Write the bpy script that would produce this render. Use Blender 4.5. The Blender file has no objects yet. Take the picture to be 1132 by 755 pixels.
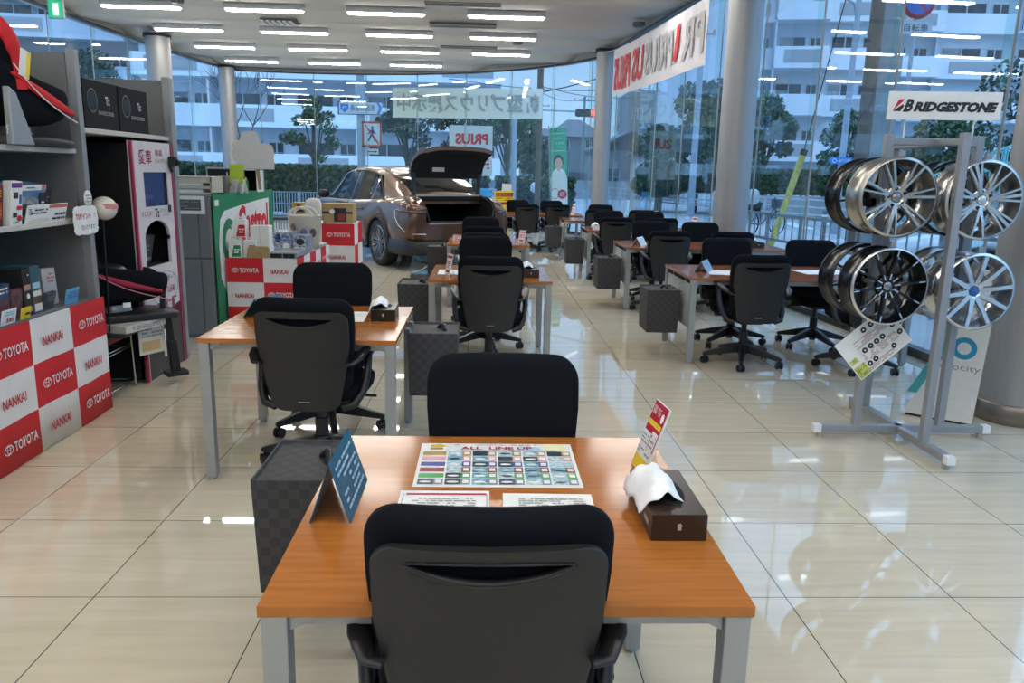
import bpy, math, random
from mathutils import Vector, Matrix
from math import sin, cos, pi, radians, sqrt
random.seed(7)
scene = bpy.context.scene
COL = scene.collection

# ------------------------------------------------------------------ camera
FPX, PITCH, YAW, ROLL, EYE = 864.0136, 0.212675, -0.0392336, 0.0212785, 1.448046
f = Vector((-sin(YAW)*cos(PITCH), cos(YAW)*cos(PITCH), -sin(PITCH)))
r0 = Vector((cos(YAW), sin(YAW), 0)); u0 = r0.cross(f)
r = r0*cos(ROLL)+u0*sin(ROLL); u = -r0*sin(ROLL)+u0*cos(ROLL)
cam_d = bpy.data.cameras.new('camera'); cam = bpy.data.objects.new('camera', cam_d); COL.objects.link(cam)
cam_d.sensor_width = 36.0; cam_d.lens = FPX/1132*36.0; cam_d.clip_end = 500; cam_d.clip_start = 0.02
cam.matrix_world = Matrix(((r.x, u.x, -f.x, 0), (r.y, u.y, -f.y, 0), (r.z, u.z, -f.z, EYE), (0, 0, 0, 1)))
scene.camera = cam

# ------------------------------------------------------------------ view, sky
scene.view_settings.view_transform = 'Standard'
scene.view_settings.look = 'None'
scene.view_settings.gamma = 1.0
scene.view_settings.use_curve_mapping = False
scene.view_settings.exposure = 0.0
try:
    scene.cycles.use_denoising = True
    scene.cycles.max_bounces = 8
    scene.cycles.transparent_max_bounces = 24
    scene.cycles.sample_clamp_indirect = 6.0
    scene.cycles.caustics_reflective = False
    scene.cycles.caustics_refractive = False
except Exception:
    pass
LAMP_POWER = 38.0
SKY_POWER = 1.0
w = bpy.data.worlds.new('dusk_sky'); scene.world = w; w.use_nodes = True
nt = w.node_tree; nt.nodes.clear()
out = nt.nodes.new('ShaderNodeOutputWorld'); bg = nt.nodes.new('ShaderNodeBackground')
tc = nt.nodes.new('ShaderNodeTexCoord'); sp = nt.nodes.new('ShaderNodeSeparateXYZ')
ramp = nt.nodes.new('ShaderNodeValToRGB'); nz = nt.nodes.new('ShaderNodeTexNoise'); mx = nt.nodes.new('ShaderNodeMix')
mx.data_type = 'RGBA'; mp = nt.nodes.new('ShaderNodeMapping'); mp.inputs['Scale'].default_value = (1.2, 1.2, 5)
cr = ramp.color_ramp; cr.elements[0].position = 0.0; cr.elements[0].color = (0.60, 0.80, 1.05, 1)
cr.elements[1].position = 0.6; cr.elements[1].color = (1.35, 2.05, 3.3, 1)
e = cr.elements.new(0.14); e.color = (0.48, 0.72, 1.10, 1)
cl = nt.nodes.new('ShaderNodeValToRGB'); cl.color_ramp.elements[0].position = .5; cl.color_ramp.elements[1].position = .75
nz.inputs['Scale'].default_value = 2.2; nz.inputs['Detail'].default_value = 5
mx.inputs['B'].default_value = (0.42, 0.55, 0.76, 1)
ml = nt.nodes.new('ShaderNodeMath'); ml.operation = 'MULTIPLY'; ml.inputs[1].default_value = .5
L = nt.links.new
L(tc.outputs['Generated'], sp.inputs[0]); L(sp.outputs['Z'], ramp.inputs[0]); L(tc.outputs['Generated'], mp.inputs[0])
L(mp.outputs[0], nz.inputs['Vector']); L(nz.outputs['Fac'], cl.inputs[0]); L(cl.outputs['Color'], ml.inputs[0])
L(ramp.outputs['Color'], mx.inputs['A']); L(ml.outputs[0], mx.inputs['Factor']); L(mx.outputs['Result'], bg.inputs['Color'])
bg.inputs['Strength'].default_value = SKY_POWER; L(bg.outputs[0], out.inputs[0])

# ------------------------------------------------------------------ helpers
MATS = {}
def mat(name, col, rough=.5, metal=0., spec=.5, coat=0., var=0.0, scale=20., bump=0., bscale=200., stretch=(1, 1, 1), emit=0., alpha=1.):
    if name in MATS: return MATS[name]
    m = bpy.data.materials.new(name); m.use_nodes = True; n = m.node_tree; b = n.nodes['Principled BSDF']
    b.inputs['Base Color'].default_value = (*col, 1); b.inputs['Roughness'].default_value = rough
    b.inputs['Metallic'].default_value = metal; b.inputs['Specular IOR Level'].default_value = spec
    b.inputs['Coat Weight'].default_value = coat; b.inputs['Coat Roughness'].default_value = .05
    if emit:
        b.inputs['Emission Color'].default_value = (*col, 1); b.inputs['Emission Strength'].default_value = emit
    if alpha < 1: b.inputs['Alpha'].default_value = alpha
    t = n.nodes.new('ShaderNodeTexCoord'); mpn = n.nodes.new('ShaderNodeMapping'); mpn.inputs['Scale'].default_value = stretch
    n.links.new(t.outputs['Object'], mpn.inputs[0])
    z = n.nodes.new('ShaderNodeTexNoise'); z.inputs['Scale'].default_value = scale; z.inputs['Detail'].default_value = 4
    n.links.new(mpn.outputs[0], z.inputs['Vector'])
    v = var if var else .04
    rp = n.nodes.new('ShaderNodeValToRGB')
    rp.color_ramp.elements[0].position = .3; rp.color_ramp.elements[1].position = .7
    rp.color_ramp.elements[0].color = tuple(c*(1-v) for c in col)+(1,)
    rp.color_ramp.elements[1].color = tuple(min(1, c*(1+v)) for c in col)+(1,)
    n.links.new(z.outputs['Fac'], rp.inputs[0]); n.links.new(rp.outputs['Color'], b.inputs['Base Color'])
    if bump:
        z2 = n.nodes.new('ShaderNodeTexNoise'); z2.inputs['Scale'].default_value = bscale
        bp = n.nodes.new('ShaderNodeBump'); bp.inputs['Strength'].default_value = bump; bp.inputs['Distance'].default_value = .002
        n.links.new(mpn.outputs[0], z2.inputs['Vector']); n.links.new(z2.outputs['Fac'], bp.inputs['Height']); n.links.new(bp.outputs[0], b.inputs['Normal'])
    MATS[name] = m; return m

class MB:
    """mesh builder"""
    def __init__(s): s.v = []; s.f = []; s.mi = []; s.sm = []; s.M = Matrix.Identity(4)
    def add(s, vs, fs, mi=0, sm=False):
        o = len(s.v); s.v += [s.M @ Vector(p) for p in vs]
        for q in fs: s.f.append([i+o for i in q]); s.mi.append(mi); s.sm.append(sm)
        return s
    def box(s, x0, x1, y0, y1, z0, z1, mi=0, R=None, c=None):
        vs = [Vector((x, y, z)) for x in (x0, x1) for y in (y0, y1) for z in (z0, z1)]
        if R is not None:
            c = Vector(c) if c is not None else Vector(((x0+x1)/2, (y0+y1)/2, (z0+z1)/2))
            vs = [R @ (p-c)+c for p in vs]
        return s.add(vs, [(0, 1, 3, 2), (4, 6, 7, 5), (0, 4, 5, 1), (2, 3, 7, 6), (0, 2, 6, 4), (1, 5, 7, 3)], mi)
    def cb(s, c, d, mi=0, R=None):
        return s.box(c[0]-d[0]/2, c[0]+d[0]/2, c[1]-d[1]/2, c[1]+d[1]/2, c[2]-d[2]/2, c[2]+d[2]/2, mi, R)
    def bar(s, a, b, w, h, mi=0, up=(0, 0, 1)):
        a = Vector(a); b = Vector(b); d = (b-a).normalized(); up = Vector(up)
        if abs(d.dot(up)) > .98: up = Vector((0, 1, 0))
        x = d.cross(up).normalized(); z = x.cross(d)
        vs = []
        for p in (a, b):
            for i, j in ((-1, -1), (1, -1), (1, 1), (-1, 1)): vs.append(p+x*i*w/2+z*j*h/2)
        return s.add(vs, [(3, 2, 1, 0), (4, 5, 6, 7), (0, 1, 5, 4), (1, 2, 6, 5), (2, 3, 7, 6), (3, 0, 4, 7)], mi)
    def loft(s, rings, mi=0, sm=True, cap=True, closed=True):
        n = len(rings[0]); vs = [p for q in rings for p in q]; fs = []
        for k in range(len(rings)-1):
            for i in range(n if closed else n-1):
                j = (i+1) % n; fs.append((k*n+i, k*n+j, (k+1)*n+j, (k+1)*n+i))
        s.add(vs, fs, mi, sm)
        if cap:
            s.add(rings[0], [tuple(range(n))[::-1]], mi, False); s.add(rings[-1], [tuple(range(n))], mi, False)
        return s
    def cyl(s, a, b, ra, rb=None, n=16, mi=0, cap=True, sm=True):
        a = Vector(a); b = Vector(b); rb = ra if rb is None else rb; d = (b-a).normalized()
        up = Vector((0, 0, 1)) if abs(d.z) < .95 else Vector((1, 0, 0)); x = d.cross(up).normalized(); y = d.cross(x)
        R = [[p+(x*cos(2*pi*i/n)-y*sin(2*pi*i/n))*q for i in range(n)] for p, q in ((a, ra), (b, rb))]
        return s.loft(R, mi, sm, cap)
    def lathe(s, prof, c=(0, 0, 0), ax='z', n=32, mi=0, sm=True, cap=False):
        rings = []
        for rr, h in prof:
            q = []
            for i in range(n):
                t = 2*pi*i/n
                if ax == 'z': p = (c[0]+rr*cos(t), c[1]+rr*sin(t), c[2]+h)
                else: p = (c[0]+rr*cos(t), c[1]+h, c[2]-rr*sin(t))
                q.append(Vector(p))
            rings.append(q)
        return s.loft(rings, mi, sm, cap)
    def tube(s, pts, rad, n=8, mi=0, cap=True, flat=1.0):
        pts = [Vector(p) for p in pts]; rings = []; px = None
        for k, p in enumerate(pts):
            d = (pts[min(k+1, len(pts)-1)]-pts[max(k-1, 0)]).normalized()
            if px is None:
                up = Vector((0, 0, 1)) if abs(d.z) < .9 else Vector((0, 1, 0)); px = d.cross(up).normalized()
            else: px = (px-d*px.dot(d)).normalized()
            y = d.cross(px); q = rad[k] if isinstance(rad, (list, tuple)) else rad
            rings.append([p+px*cos(2*pi*i/n)*q-y*sin(2*pi*i/n)*q*flat for i in range(n)])
        return s.loft(rings, mi, True, cap)
    def prism(s, poly, plane, a, b, mi=0):
        """poly in 2-d; plane 'xz' extruded in y, 'yz' in x, 'xy' in z"""
        def P(p, h): return {'xz': (p[0], h, p[1]), 'yz': (h, p[0], p[1]), 'xy': (p[0], p[1], h)}[plane]
        n = len(poly); vs = [P(p, a) for p in poly]+[P(p, b) for p in poly]
        fs = [tuple(range(n))[::-1], tuple(range(n, 2*n))]+[(i, (i+1) % n, (i+1) % n+n, i+n) for i in range(n)]
        return s.add(vs, fs, mi)
    def quad(s, a, b, c, d, mi=0): return s.add([a, b, c, d], [(0, 1, 2, 3)], mi)
    def blob(s, c, rx, ry, rz, mi=0, n=14, m=9, noise=0., pw=1.):
        rings = []
        for k in range(m+1):
            t = pi*k/m; q = []
            for i in range(n):
                a = 2*pi*i/n; rr = max(.01, sin(t))
                d = 1+noise*(random.random()-.5)
                sg = lambda v: (abs(v)**pw)*(1 if v >= 0 else -1)
                q.append(Vector((c[0]+rx*sg(rr*cos(a))*d, c[1]+ry*sg(rr*sin(a))*d, c[2]-rz*sg(cos(t))*d)))
            rings.append(q)
        return s.loft(rings, mi, True, True)
    def build(s, name, mats, parent=None, bevel=0., seg=2, sub=0, recalc=False):
        me = bpy.data.meshes.new(name); me.from_pydata([tuple(v) for v in s.v], [], s.f)
        for m in (mats if isinstance(mats, (list, tuple)) else [mats]): me.materials.append(m)
        me.polygons.foreach_set('material_index', s.mi); me.polygons.foreach_set('use_smooth', s.sm)
        if recalc:
            import bmesh
            bm = bmesh.new(); bm.from_mesh(me); bmesh.ops.remove_doubles(bm, verts=bm.verts, dist=1e-5); bmesh.ops.recalc_face_normals(bm, faces=bm.faces); bm.to_mesh(me); bm.free()
        me.update()
        o = bpy.data.objects.new(name, me); COL.objects.link(o)
        if parent is not None: o.parent = parent
        if bevel:
            b = o.modifiers.new('bevel', 'BEVEL'); b.width = bevel; b.segments = seg; b.limit_method = 'ANGLE'; b.angle_limit = radians(40)
        if sub:
            b = o.modifiers.new('sub', 'SUBSURF'); b.levels = sub; b.render_levels = sub
        return o

def tag(o, label=None, cat=None, group=None, kind=None):
    if label: o['label'] = label
    if cat: o['category'] = cat
    if group: o['group'] = group
    if kind: o['kind'] = kind
    return o
def thing(name, label, cat, loc=(0, 0, 0), rz=0., group=None):
    o = bpy.data.objects.new(name, None); COL.objects.link(o); o.empty_display_size = .1
    o.location = loc; o.rotation_euler = (0, 0, rz); return tag(o, label, cat, group)
KIDS = {}
def copy_tree(o, parent=None):
    c = o.copy(); COL.objects.link(c)
    if parent is not None: c.parent = parent
    for ch in list(o.children): copy_tree(ch, c)
    return c
def dup(o, loc, rz, label, group=None):
    c = copy_tree(o); c.location = loc; c.rotation_euler = (0, 0, rz); c['label'] = label
    if group: c['group'] = group
    return c
def RZ(a): return Matrix.Rotation(a, 3, 'Z')
def RX(a): return Matrix.Rotation(a, 3, 'X')
def RY(a): return Matrix.Rotation(a, 3, 'Y')
def frame(o, x, y):
    """4x4 whose X and Y axes lie along x,y at origin o"""
    x = Vector(x).normalized(); y = Vector(y); y = (y-x*y.dot(x)).normalized(); z = x.cross(y)
    return Matrix(((x.x, y.x, z.x, o[0]), (x.y, y.y, z.y, o[1]), (x.z, y.z, z.z, o[2]), (0, 0, 0, 1)))
_tc = {}
def text(mb, s, M, w, h, mi=0, mirror=False, bold=0., shear=0., depth=.0015):
    """lettering s fitted in a w x h rectangle centred on M's origin, in M's xy plane"""
    key = (s, bold, shear)
    if key not in _tc:
        cu = bpy.data.curves.new('t', 'FONT'); cu.body = s; cu.size = 1; cu.resolution_u = 2; cu.offset = bold; cu.shear = shear
        ob = bpy.data.objects.new('t', cu); me = bpy.data.meshes.new_from_object(ob)
        vs = [v.co.copy() for v in me.vertices]; fs = [list(p.vertices) for p in me.polygons]
        bpy.data.objects.remove(ob); bpy.data.curves.remove(cu); bpy.data.meshes.remove(me)
        if not vs: _tc[key] = None
        else:
            x0 = min(v.x for v in vs); x1 = max(v.x for v in vs); y0 = min(v.y for v in vs); y1 = max(v.y for v in vs)
            _tc[key] = ([((v.x-x0)/(x1-x0 or 1)-.5, (v.y-y0)/(y1-y0 or 1)-.5) for v in vs], fs)
    if _tc[key] is None: return
    vs, fs = _tc[key]; sg = -1 if mirror else 1
    old = mb.M; mb.M = old @ M
    mb.add([(x*w*sg, y*h, depth) for x, y in vs], fs, mi); mb.M = old
def scribble(mb, M, w, h, rows, mi=0, seed=1, depth=.0015, fill=.8):
    """rows of tiny illegible print: short dashes"""
    rnd = random.Random(seed); old = mb.M; mb.M = old @ M
    rh = h/rows
    for k in range(rows):
        y = h/2-(k+.5)*rh; x = -w/2
        while x < w/2-.1*rh:
            l = min(rnd.uniform(.4, 2.2)*rh, w/2-x)
            if rnd.random() < fill: mb.quad((x, y-rh*.22, depth), (x+l, y-rh*.22, depth), (x+l, y+rh*.22, depth), (x, y+rh*.22, depth), mi)
            x += l+.25*rh
    mb.M = old
def rect(mb, M, x0, x1, y0, y1, mi=0, depth=.001):
    old = mb.M; mb.M = old @ M; mb.quad((x0, y0, depth), (x1, y0, depth), (x1, y1, depth), (x0, y1, depth), mi); mb.M = old
def disc(mb, M, cx, cy, rx, ry, mi=0, depth=.001, n=24, r_in=0.):
    old = mb.M; mb.M = old @ M
    o = [(cx+rx*cos(2*pi*i/n), cy+ry*sin(2*pi*i/n), depth) for i in range(n)]
    if r_in:
        q = [(cx+rx*r_in*cos(2*pi*i/n), cy+ry*r_in*sin(2*pi*i/n), depth) for i in range(n)]
        mb.add(o+q, [(i, (i+1) % n, (i+1) % n+n, i+n) for i in range(n)], mi)
    else: mb.add(o, [tuple(range(n))], mi)
    mb.M = old
def emblem(mb, M, cx, cy, rx, ry, mi=0):
    disc(mb, M, cx, cy, rx, ry, mi, r_in=.86); disc(mb, M, cx, cy, rx*.38, ry*.93, mi, r_in=.72); disc(mb, M, cx, cy+ry*.42, rx*.8, ry*.42, mi, r_in=.78)

# ------------------------------------------------------------------ materials
def floor_mat():
    m = bpy.data.materials.new('polished_tile'); m.use_nodes = True; n = m.node_tree; b = n.nodes['Principled BSDF']; K = n.links.new
    g = n.nodes.new('ShaderNodeNewGeometry'); mp = n.nodes.new('ShaderNodeMapping'); mp.inputs['Location'].default_value = (-1.0851, -2.4762, 0)
    K(g.outputs['Position'], mp.inputs[0])
    br = n.nodes.new('ShaderNodeTexBrick'); br.offset = 0; br.squash = 1
    br.inputs['Scale'].default_value = 1; br.inputs['Brick Width'].default_value = .6; br.inputs['Row Height'].default_value = .6
    br.inputs['Mortar Size'].default_value = .0022; br.inputs['Mortar Smooth'].default_value = .2; br.inputs['Bias'].default_value = 0
    br.inputs['Color1'].default_value = (.665, .585, .44, 1); br.inputs['Color2'].default_value = (.625, .548, .41, 1); br.inputs['Mortar'].default_value = (.075, .065, .05, 1)
    K(mp.outputs[0], br.inputs['Vector'])
    mp2 = n.nodes.new('ShaderNodeMapping'); mp2.inputs['Scale'].default_value = (1.2, 14, 1); K(g.outputs['Position'], mp2.inputs[0])
    z = n.nodes.new('ShaderNodeTexNoise'); z.inputs['Scale'].default_value = 1.3; z.inputs['Detail'].default_value = 6; z.inputs['Distortion'].default_value = .6; K(mp2.outputs[0], z.inputs['Vector'])
    rp = n.nodes.new('ShaderNodeValToRGB'); rp.color_ramp.elements[0].position = .3; rp.color_ramp.elements[1].position = .7
    rp.color_ramp.elements[0].color = (.89, .885, .87, 1); rp.color_ramp.elements[1].color = (1.04, 1.04, 1.04, 1); K(z.outputs['Fac'], rp.inputs[0])
    mx = n.nodes.new('ShaderNodeMix'); mx.data_type = 'RGBA'; mx.blend_type = 'MULTIPLY'; mx.inputs['Factor'].default_value = 1
    K(br.outputs['Color'], mx.inputs['A']); K(rp.outputs['Color'], mx.inputs['B']); K(mx.outputs['Result'], b.inputs['Base Color'])
    b.inputs['Roughness'].default_value = .022; b.inputs['Specular IOR Level'].default_value = .75
    return m
def wood_mat(name, c0, c1):
    m = bpy.data.materials.new(name); m.use_nodes = True; n = m.node_tree; b = n.nodes['Principled BSDF']; K = n.links.new
    g = n.nodes.new('ShaderNodeTexCoord'); mp = n.nodes.new('ShaderNodeMapping'); mp.inputs['Scale'].default_value = (1.5, 22, 1); K(g.outputs['Object'], mp.inputs[0])
    z = n.nodes.new('ShaderNodeTexNoise'); z.inputs['Scale'].default_value = 3; z.inputs['Detail'].default_value = 8; z.inputs['Distortion'].default_value = .4; K(mp.outputs[0], z.inputs['Vector'])
    rp = n.nodes.new('ShaderNodeValToRGB'); rp.color_ramp.elements[0].position = .3; rp.color_ramp.elements[1].position = .75
    rp.color_ramp.elements[0].color = (*c0, 1); rp.color_ramp.elements[1].color = (*c1, 1); K(z.outputs['Fac'], rp.inputs[0]); K(rp.outputs['Color'], b.inputs['Base Color'])
    b.inputs['Roughness'].default_value = .13; b.inputs['Specular IOR Level'].default_value = .45
    MATS[name] = m; return m
def glass_mat(name, tint, base=.035, gain=.9, rough=.0):
    m = bpy.data.materials.new(name); m.use_nodes = True; n = m.node_tree; n.nodes.clear(); K = n.links.new
    o = n.nodes.new('ShaderNodeOutputMaterial'); t = n.nodes.new('ShaderNodeBsdfTransparent'); g = n.nodes.new('ShaderNodeBsdfGlossy')
    t.inputs[0].default_value = (*tint, 1); g.inputs['Roughness'].default_value = rough; g.inputs['Color'].default_value = (1, 1, 1, 1)
    fr = n.nodes.new('ShaderNodeFresnel'); fr.inputs['IOR'].default_value = 1.45; mx = n.nodes.new('ShaderNodeMixShader')
    ge = n.nodes.new('ShaderNodeNewGeometry'); sw = n.nodes.new('ShaderNodeMix'); sw.data_type = 'FLOAT'
    K(ge.outputs['Backfacing'], sw.inputs['Factor']); sw.inputs['A'].default_value = 1.45; sw.inputs['B'].default_value = 1/1.45
    K(sw.outputs['Result'], fr.inputs['IOR'])
    mu = n.nodes.new('ShaderNodeMath'); mu.operation = 'MULTIPLY'; mu.inputs[1].default_value = gain; mu.use_clamp = True
    K(fr.outputs[0], mu.inputs[0]); K(mu.outputs[0], mx.inputs[0]); K(t.outputs[0], mx.inputs[1]); K(g.outputs[0], mx.inputs[2]); K(mx.outputs[0], o.inputs[0])
    MATS[name] = m; return m
def weave_mat():
    m = bpy.data.materials.new('woven_strap'); m.use_nodes = True; n = m.node_tree; b = n.nodes['Principled BSDF']; K = n.links.new
    t = n.nodes.new('ShaderNodeTexCoord'); c = n.nodes.new('ShaderNodeTexChecker'); c.inputs['Scale'].default_value = 34
    c.inputs['Color1'].default_value = (.046, .046, .050, 1); c.inputs['Color2'].default_value = (.033, .033, .037, 1)
    mp = n.nodes.new('ShaderNodeMapping'); mp.inputs['Location'].default_value = (.0011, .0013, .0017); K(t.outputs['Object'], mp.inputs[0])
    K(mp.outputs[0], c.inputs['Vector']); K(c.outputs['Color'], b.inputs['Base Color']); b.inputs['Roughness'].default_value = .7
    bp = n.nodes.new('ShaderNodeBump'); bp.inputs['Strength'].default_value = .6; bp.inputs['Distance'].default_value = .004; K(c.outputs['Fac'], bp.inputs['Height']); K(bp.outputs[0], b.inputs['Normal'])
    MATS['weave'] = m; return m
TILE = floor_mat()
WOOD = wood_mat('orange_beech', (.34, .110, .018), (.46, .160, .033))
WOOD2 = wood_mat('red_brown_wood', (.28, .10, .045), (.38, .15, .07))
GLASS = glass_mat('facade_glass', (.86, .95, .975), gain=1.0)
FIN = glass_mat('green_edge_glass', (.86, .94, .93), gain=.8)
CLEAR = glass_mat('clear_acrylic', (.93, .95, .96), gain=.8)
CARGLASS = glass_mat('car_glass', (.22, .25, .26), gain=1.1)
WEAVE = weave_mat()
CEIL = mat('ceiling_paint', (.58, .55, .50), .8, spec=.2)
DARK = mat('dark_frame', (.02, .022, .025), .4)
STEEL = mat('brushed_steel', (.36, .355, .35), .48, metal=.5, var=.06, scale=3, stretch=(40, 40, 1))
ALU = mat('silver_leg_paint', (.36, .38, .39), .38, metal=.45)
PANELG = mat('grey_panel', (.17, .175, .175), .5)
PANEL = mat('light_grey_modesty_panel', (.42, .43, .42), .55)
CUSH = mat('black_navy_fabric', (.0055, .007, .010), .95, spec=.15, var=.2, scale=300, bump=.3, bscale=900)
SHELL = mat('charcoal_plastic', (.0125, .013, .0135), .5, var=.08, scale=200)
BLACK = mat('black_plastic', (.010, .010, .011), .4)
MATTE = mat('matte_black', (.004, .004, .004), .9)
WHITE = mat('white_paint', (.80, .80, .78), .5)
PAPER = mat('white_paper', (.82, .82, .80), .7)
CREAM = mat('cream_paper', (.74, .70, .60), .7)
RED = mat('banner_red', (.60, .012, .022), .6, var=.08, scale=6)
CLOTHW = mat('banner_white', (.76, .74, .73), .7, var=.04, scale=6)
CRIM = mat('crimson_print', (.50, .01, .04), .5)
PINK = mat('pink_print', (.75, .35, .42), .6)
BLUE = mat('blue_print', (.03, .12, .42), .5)
TEAL = mat('teal_print', (.015, .12, .20), .45, var=.2, scale=60)
CYAN = mat('cyan_print', (.12, .45, .70), .5)
GREEN = mat('green_print', (.02, .36, .14), .5)
DGREEN = mat('banner_green', (.005, .20, .085), .55)
YEL = mat('yellow_print', (.85, .62, .03), .5)
GOLD = mat('ochre_print', (.50, .32, .10), .6)
INK = mat('black_ink', (.02, .02, .02), .6)
GREYI = mat('grey_ink', (.30, .30, .30), .6)
CARD = mat('cardboard', (.42, .28, .13), .8, var=.08, scale=12)
TISSUE = mat('tissue_paper', (.88, .88, .88), .85)
BROWNBOX = mat('dark_brown_box', (.030, .016, .010), .3)
# ================================================================== the room
FAC = [(3.78, -6.), (3.80, 0.), (3.78, 4.5), (3.60, 8.0), (3.36, 11.2), (3.06, 14.4), (2.90, 16.6), (2.72, 18.2), (2.05, 19.55), (1.1, 20.7), (-.25, 21.75), (-1.75, 22.4), (-3.4, 22.75), (-5.0, 22.8), (-6.75, 22.6), (-7.15, 21.2), (-7.40, 18.6), (-7.50, 15.), (-7.58, 9.), (-7.62, 3.), (-7.62, -6.)]
def xr(y, side):
    best = None
    P = FAC+[FAC[0]]
    xs = []
    for a, b in zip(P, P[1:]):
        if (a[1]-y)*(b[1]-y) <= 0 and abs(a[1]-b[1]) > 1e-9: xs.append(a[0]+(b[0]-a[0])*(y-a[1])/(b[1]-a[1]))
    return (max(xs) if side > 0 else min(xs)) if xs else None
m = MB(); m.add([(x, y, 0) for x, y in FAC], [tuple(range(len(FAC)))]); m.add([(x*1.0, y, -.06) for x, y in FAC], [tuple(range(len(FAC)))[::-1]])
tag(m.build('floor', TILE), kind='structure')
# ceiling: shallow waves running across the room, one per lamp row
m = MB(); ys = []; y = -6.
while y < 22.79: ys.append(y); y += .107
ys.append(22.79); rows = []
for y in ys:
    a, b = xr(min(y, 22.78), -1), xr(min(y, 22.78), 1)
    ph = ((y-13.0)/2.15) % 1.0
    z = 4.03+.17*(ph if ph < .86 else (1-ph)/.14*.86)
    rows.append([Vector((a+(b-a)*k/4, y, z)) for k in range(5)])
for k in range(len(rows)-1):
    for i in range(4): m.add([rows[k][i], rows[k+1][i], rows[k+1][i+1], rows[k][i+1]], [(0, 1, 2, 3)], 0, True)
tag(m.build('ceiling', CEIL, recalc=True), kind='structure')
m = MB(); n = len(FAC); m.add([(x, y, 4.5) for x, y in FAC]+[(x, y, 4.6) for x, y in FAC], [tuple(range(n))[::-1], tuple(range(n, 2*n))]+[(i, (i+1) % n, (i+1) % n+n, i+n) for i in range(n)])
tag(m.build('ceiling_slab_added', CEIL, recalc=True), kind='structure')  # unseen roof slab, added to stop skylight leaking in
# header above the glass, kerb below it
m = MB(); m2 = MB()
for a, b in zip(FAC, FAC[1:]):
    m.bar((a[0], a[1], 4.25), (b[0], b[1], 4.25), .14, .5); m2.bar((a[0], a[1], .03), (b[0], b[1], .03), .10, .08)
tag(m.build('trim_1', CEIL), kind='structure'); tag(m2.build('trim_2', DARK), kind='structure')
m = MB()
for a, b in zip(FAC, FAC[1:]):
    d = Vector((b[0]-a[0], b[1]-a[1], 0)).normalized(); nn = Vector((-d.y, d.x, 0))*.16
    m.bar(Vector((a[0], a[1], 3.99))+nn, Vector((b[0], b[1], 3.99))+nn, .10, .03)
tag(m.build('trim_3', DARK), kind='structure')
m = MB(); m.box(-7.7, 3.9, -6.12, -6.0, 0, 4.5); tag(m.build('wall_back_added', mat('back_wall_paint', (.50, .48, .45), .7)), kind='structure')  # unseen wall, added behind the camera to keep the light contained
# glass panes, with a glass fin behind every joint
seg = []; tot = 0.
for a, b in zip(FAC, FAC[1:]):
    l = sqrt((b[0]-a[0])**2+(b[1]-a[1])**2); seg.append((tot, l, a, b)); tot += l
def along(s):
    for t0, l, a, b in seg:
        if s <= t0+l+1e-9: k = (s-t0)/l; return Vector((a[0]+(b[0]-a[0])*k, a[1]+(b[1]-a[1])*k, 0)), Vector((b[0]-a[0], b[1]-a[1], 0)).normalized()
    return Vector((*seg[-1][3], 0)), Vector((0, -1, 0))
NP = int(tot/1.45); st = tot/NP
for k in range(NP):
    p, d = along(k*st+.008); q, d2 = along((k+1)*st-.008)
    if p.y < 0 and q.y < 0 and k % 1 == 0: pass
    m = MB(); dd = (q-p).normalized(); nn = Vector((-dd.y, dd.x, 0))*.006
    m.add([p+nn+Vector((0, 0, .07)), q+nn+Vector((0, 0, .07)), q+nn+Vector((0, 0, 4.0)), p+nn+Vector((0, 0, 4.0))], [(3, 2, 1, 0)])
    m.add([p-nn+Vector((0, 0, .07)), q-nn+Vector((0, 0, .07)), q-nn+Vector((0, 0, 4.0)), p-nn+Vector((0, 0, 4.0))], [(0, 1, 2, 3)])
    o = m.build('window_%d' % (k+1), GLASS); tag(o, kind='structure')
    n2 = Vector((-dd.y, dd.x, 0)); a = q+n2*.02; b = q+n2*.09
    m = MB(); m.bar((a+b)/2+Vector((0, 0, .07)), (a+b)/2+Vector((0, 0, 4.0)), .013, .07, up=n2)
    m.build('glass_fin', FIN, o)
    m = MB(); m.cyl(q+n2*.008+Vector((0, 0, .07)), q+n2*.008+Vector((0, 0, 4.0)), .011, n=6); m.build('joint_seal', STEEL if q.x > 2.4 else ALU, o)

# round steel columns
def column(x, y, rad, label):
    t = thing('round_column', label, 'column', (x, y, 0))
    m = MB(); m.lathe([(rad, .12), (rad, 4.06)], n=40); m.build('shaft', STEEL, t)
    m = MB(); m.lathe([(rad+.004, 0), (rad+.012, .01), (rad+.012, .115), (rad+.002, .125)], n=40); m.build('base_collar', mat('brown_steel', (.23, .20, .17), .35, metal=.7), t)
    m = MB(); m.lathe([(rad+.03, 3.97), (rad+.03, 4.03), (rad, 4.03)], n=40); m.build('top_ring', DARK, t)
column(3.36, 4.62, .225, 'thick round steel column right beside the alloy wheel rack')
column(3.06, 9.72, .205, 'round steel column behind the front right-hand desks, in the middle of the window wall')
column(2.53, 17.35, .18, 'round steel column at the far end of the right-hand windows, holding the slanting banner')
column(-6.65, 17.0, .24, 'round steel column at left, showing above the grey drive recorder display')
column(-6.78, 21.75, .20, 'round steel column in the far left corner behind the grey cabinet')

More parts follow.
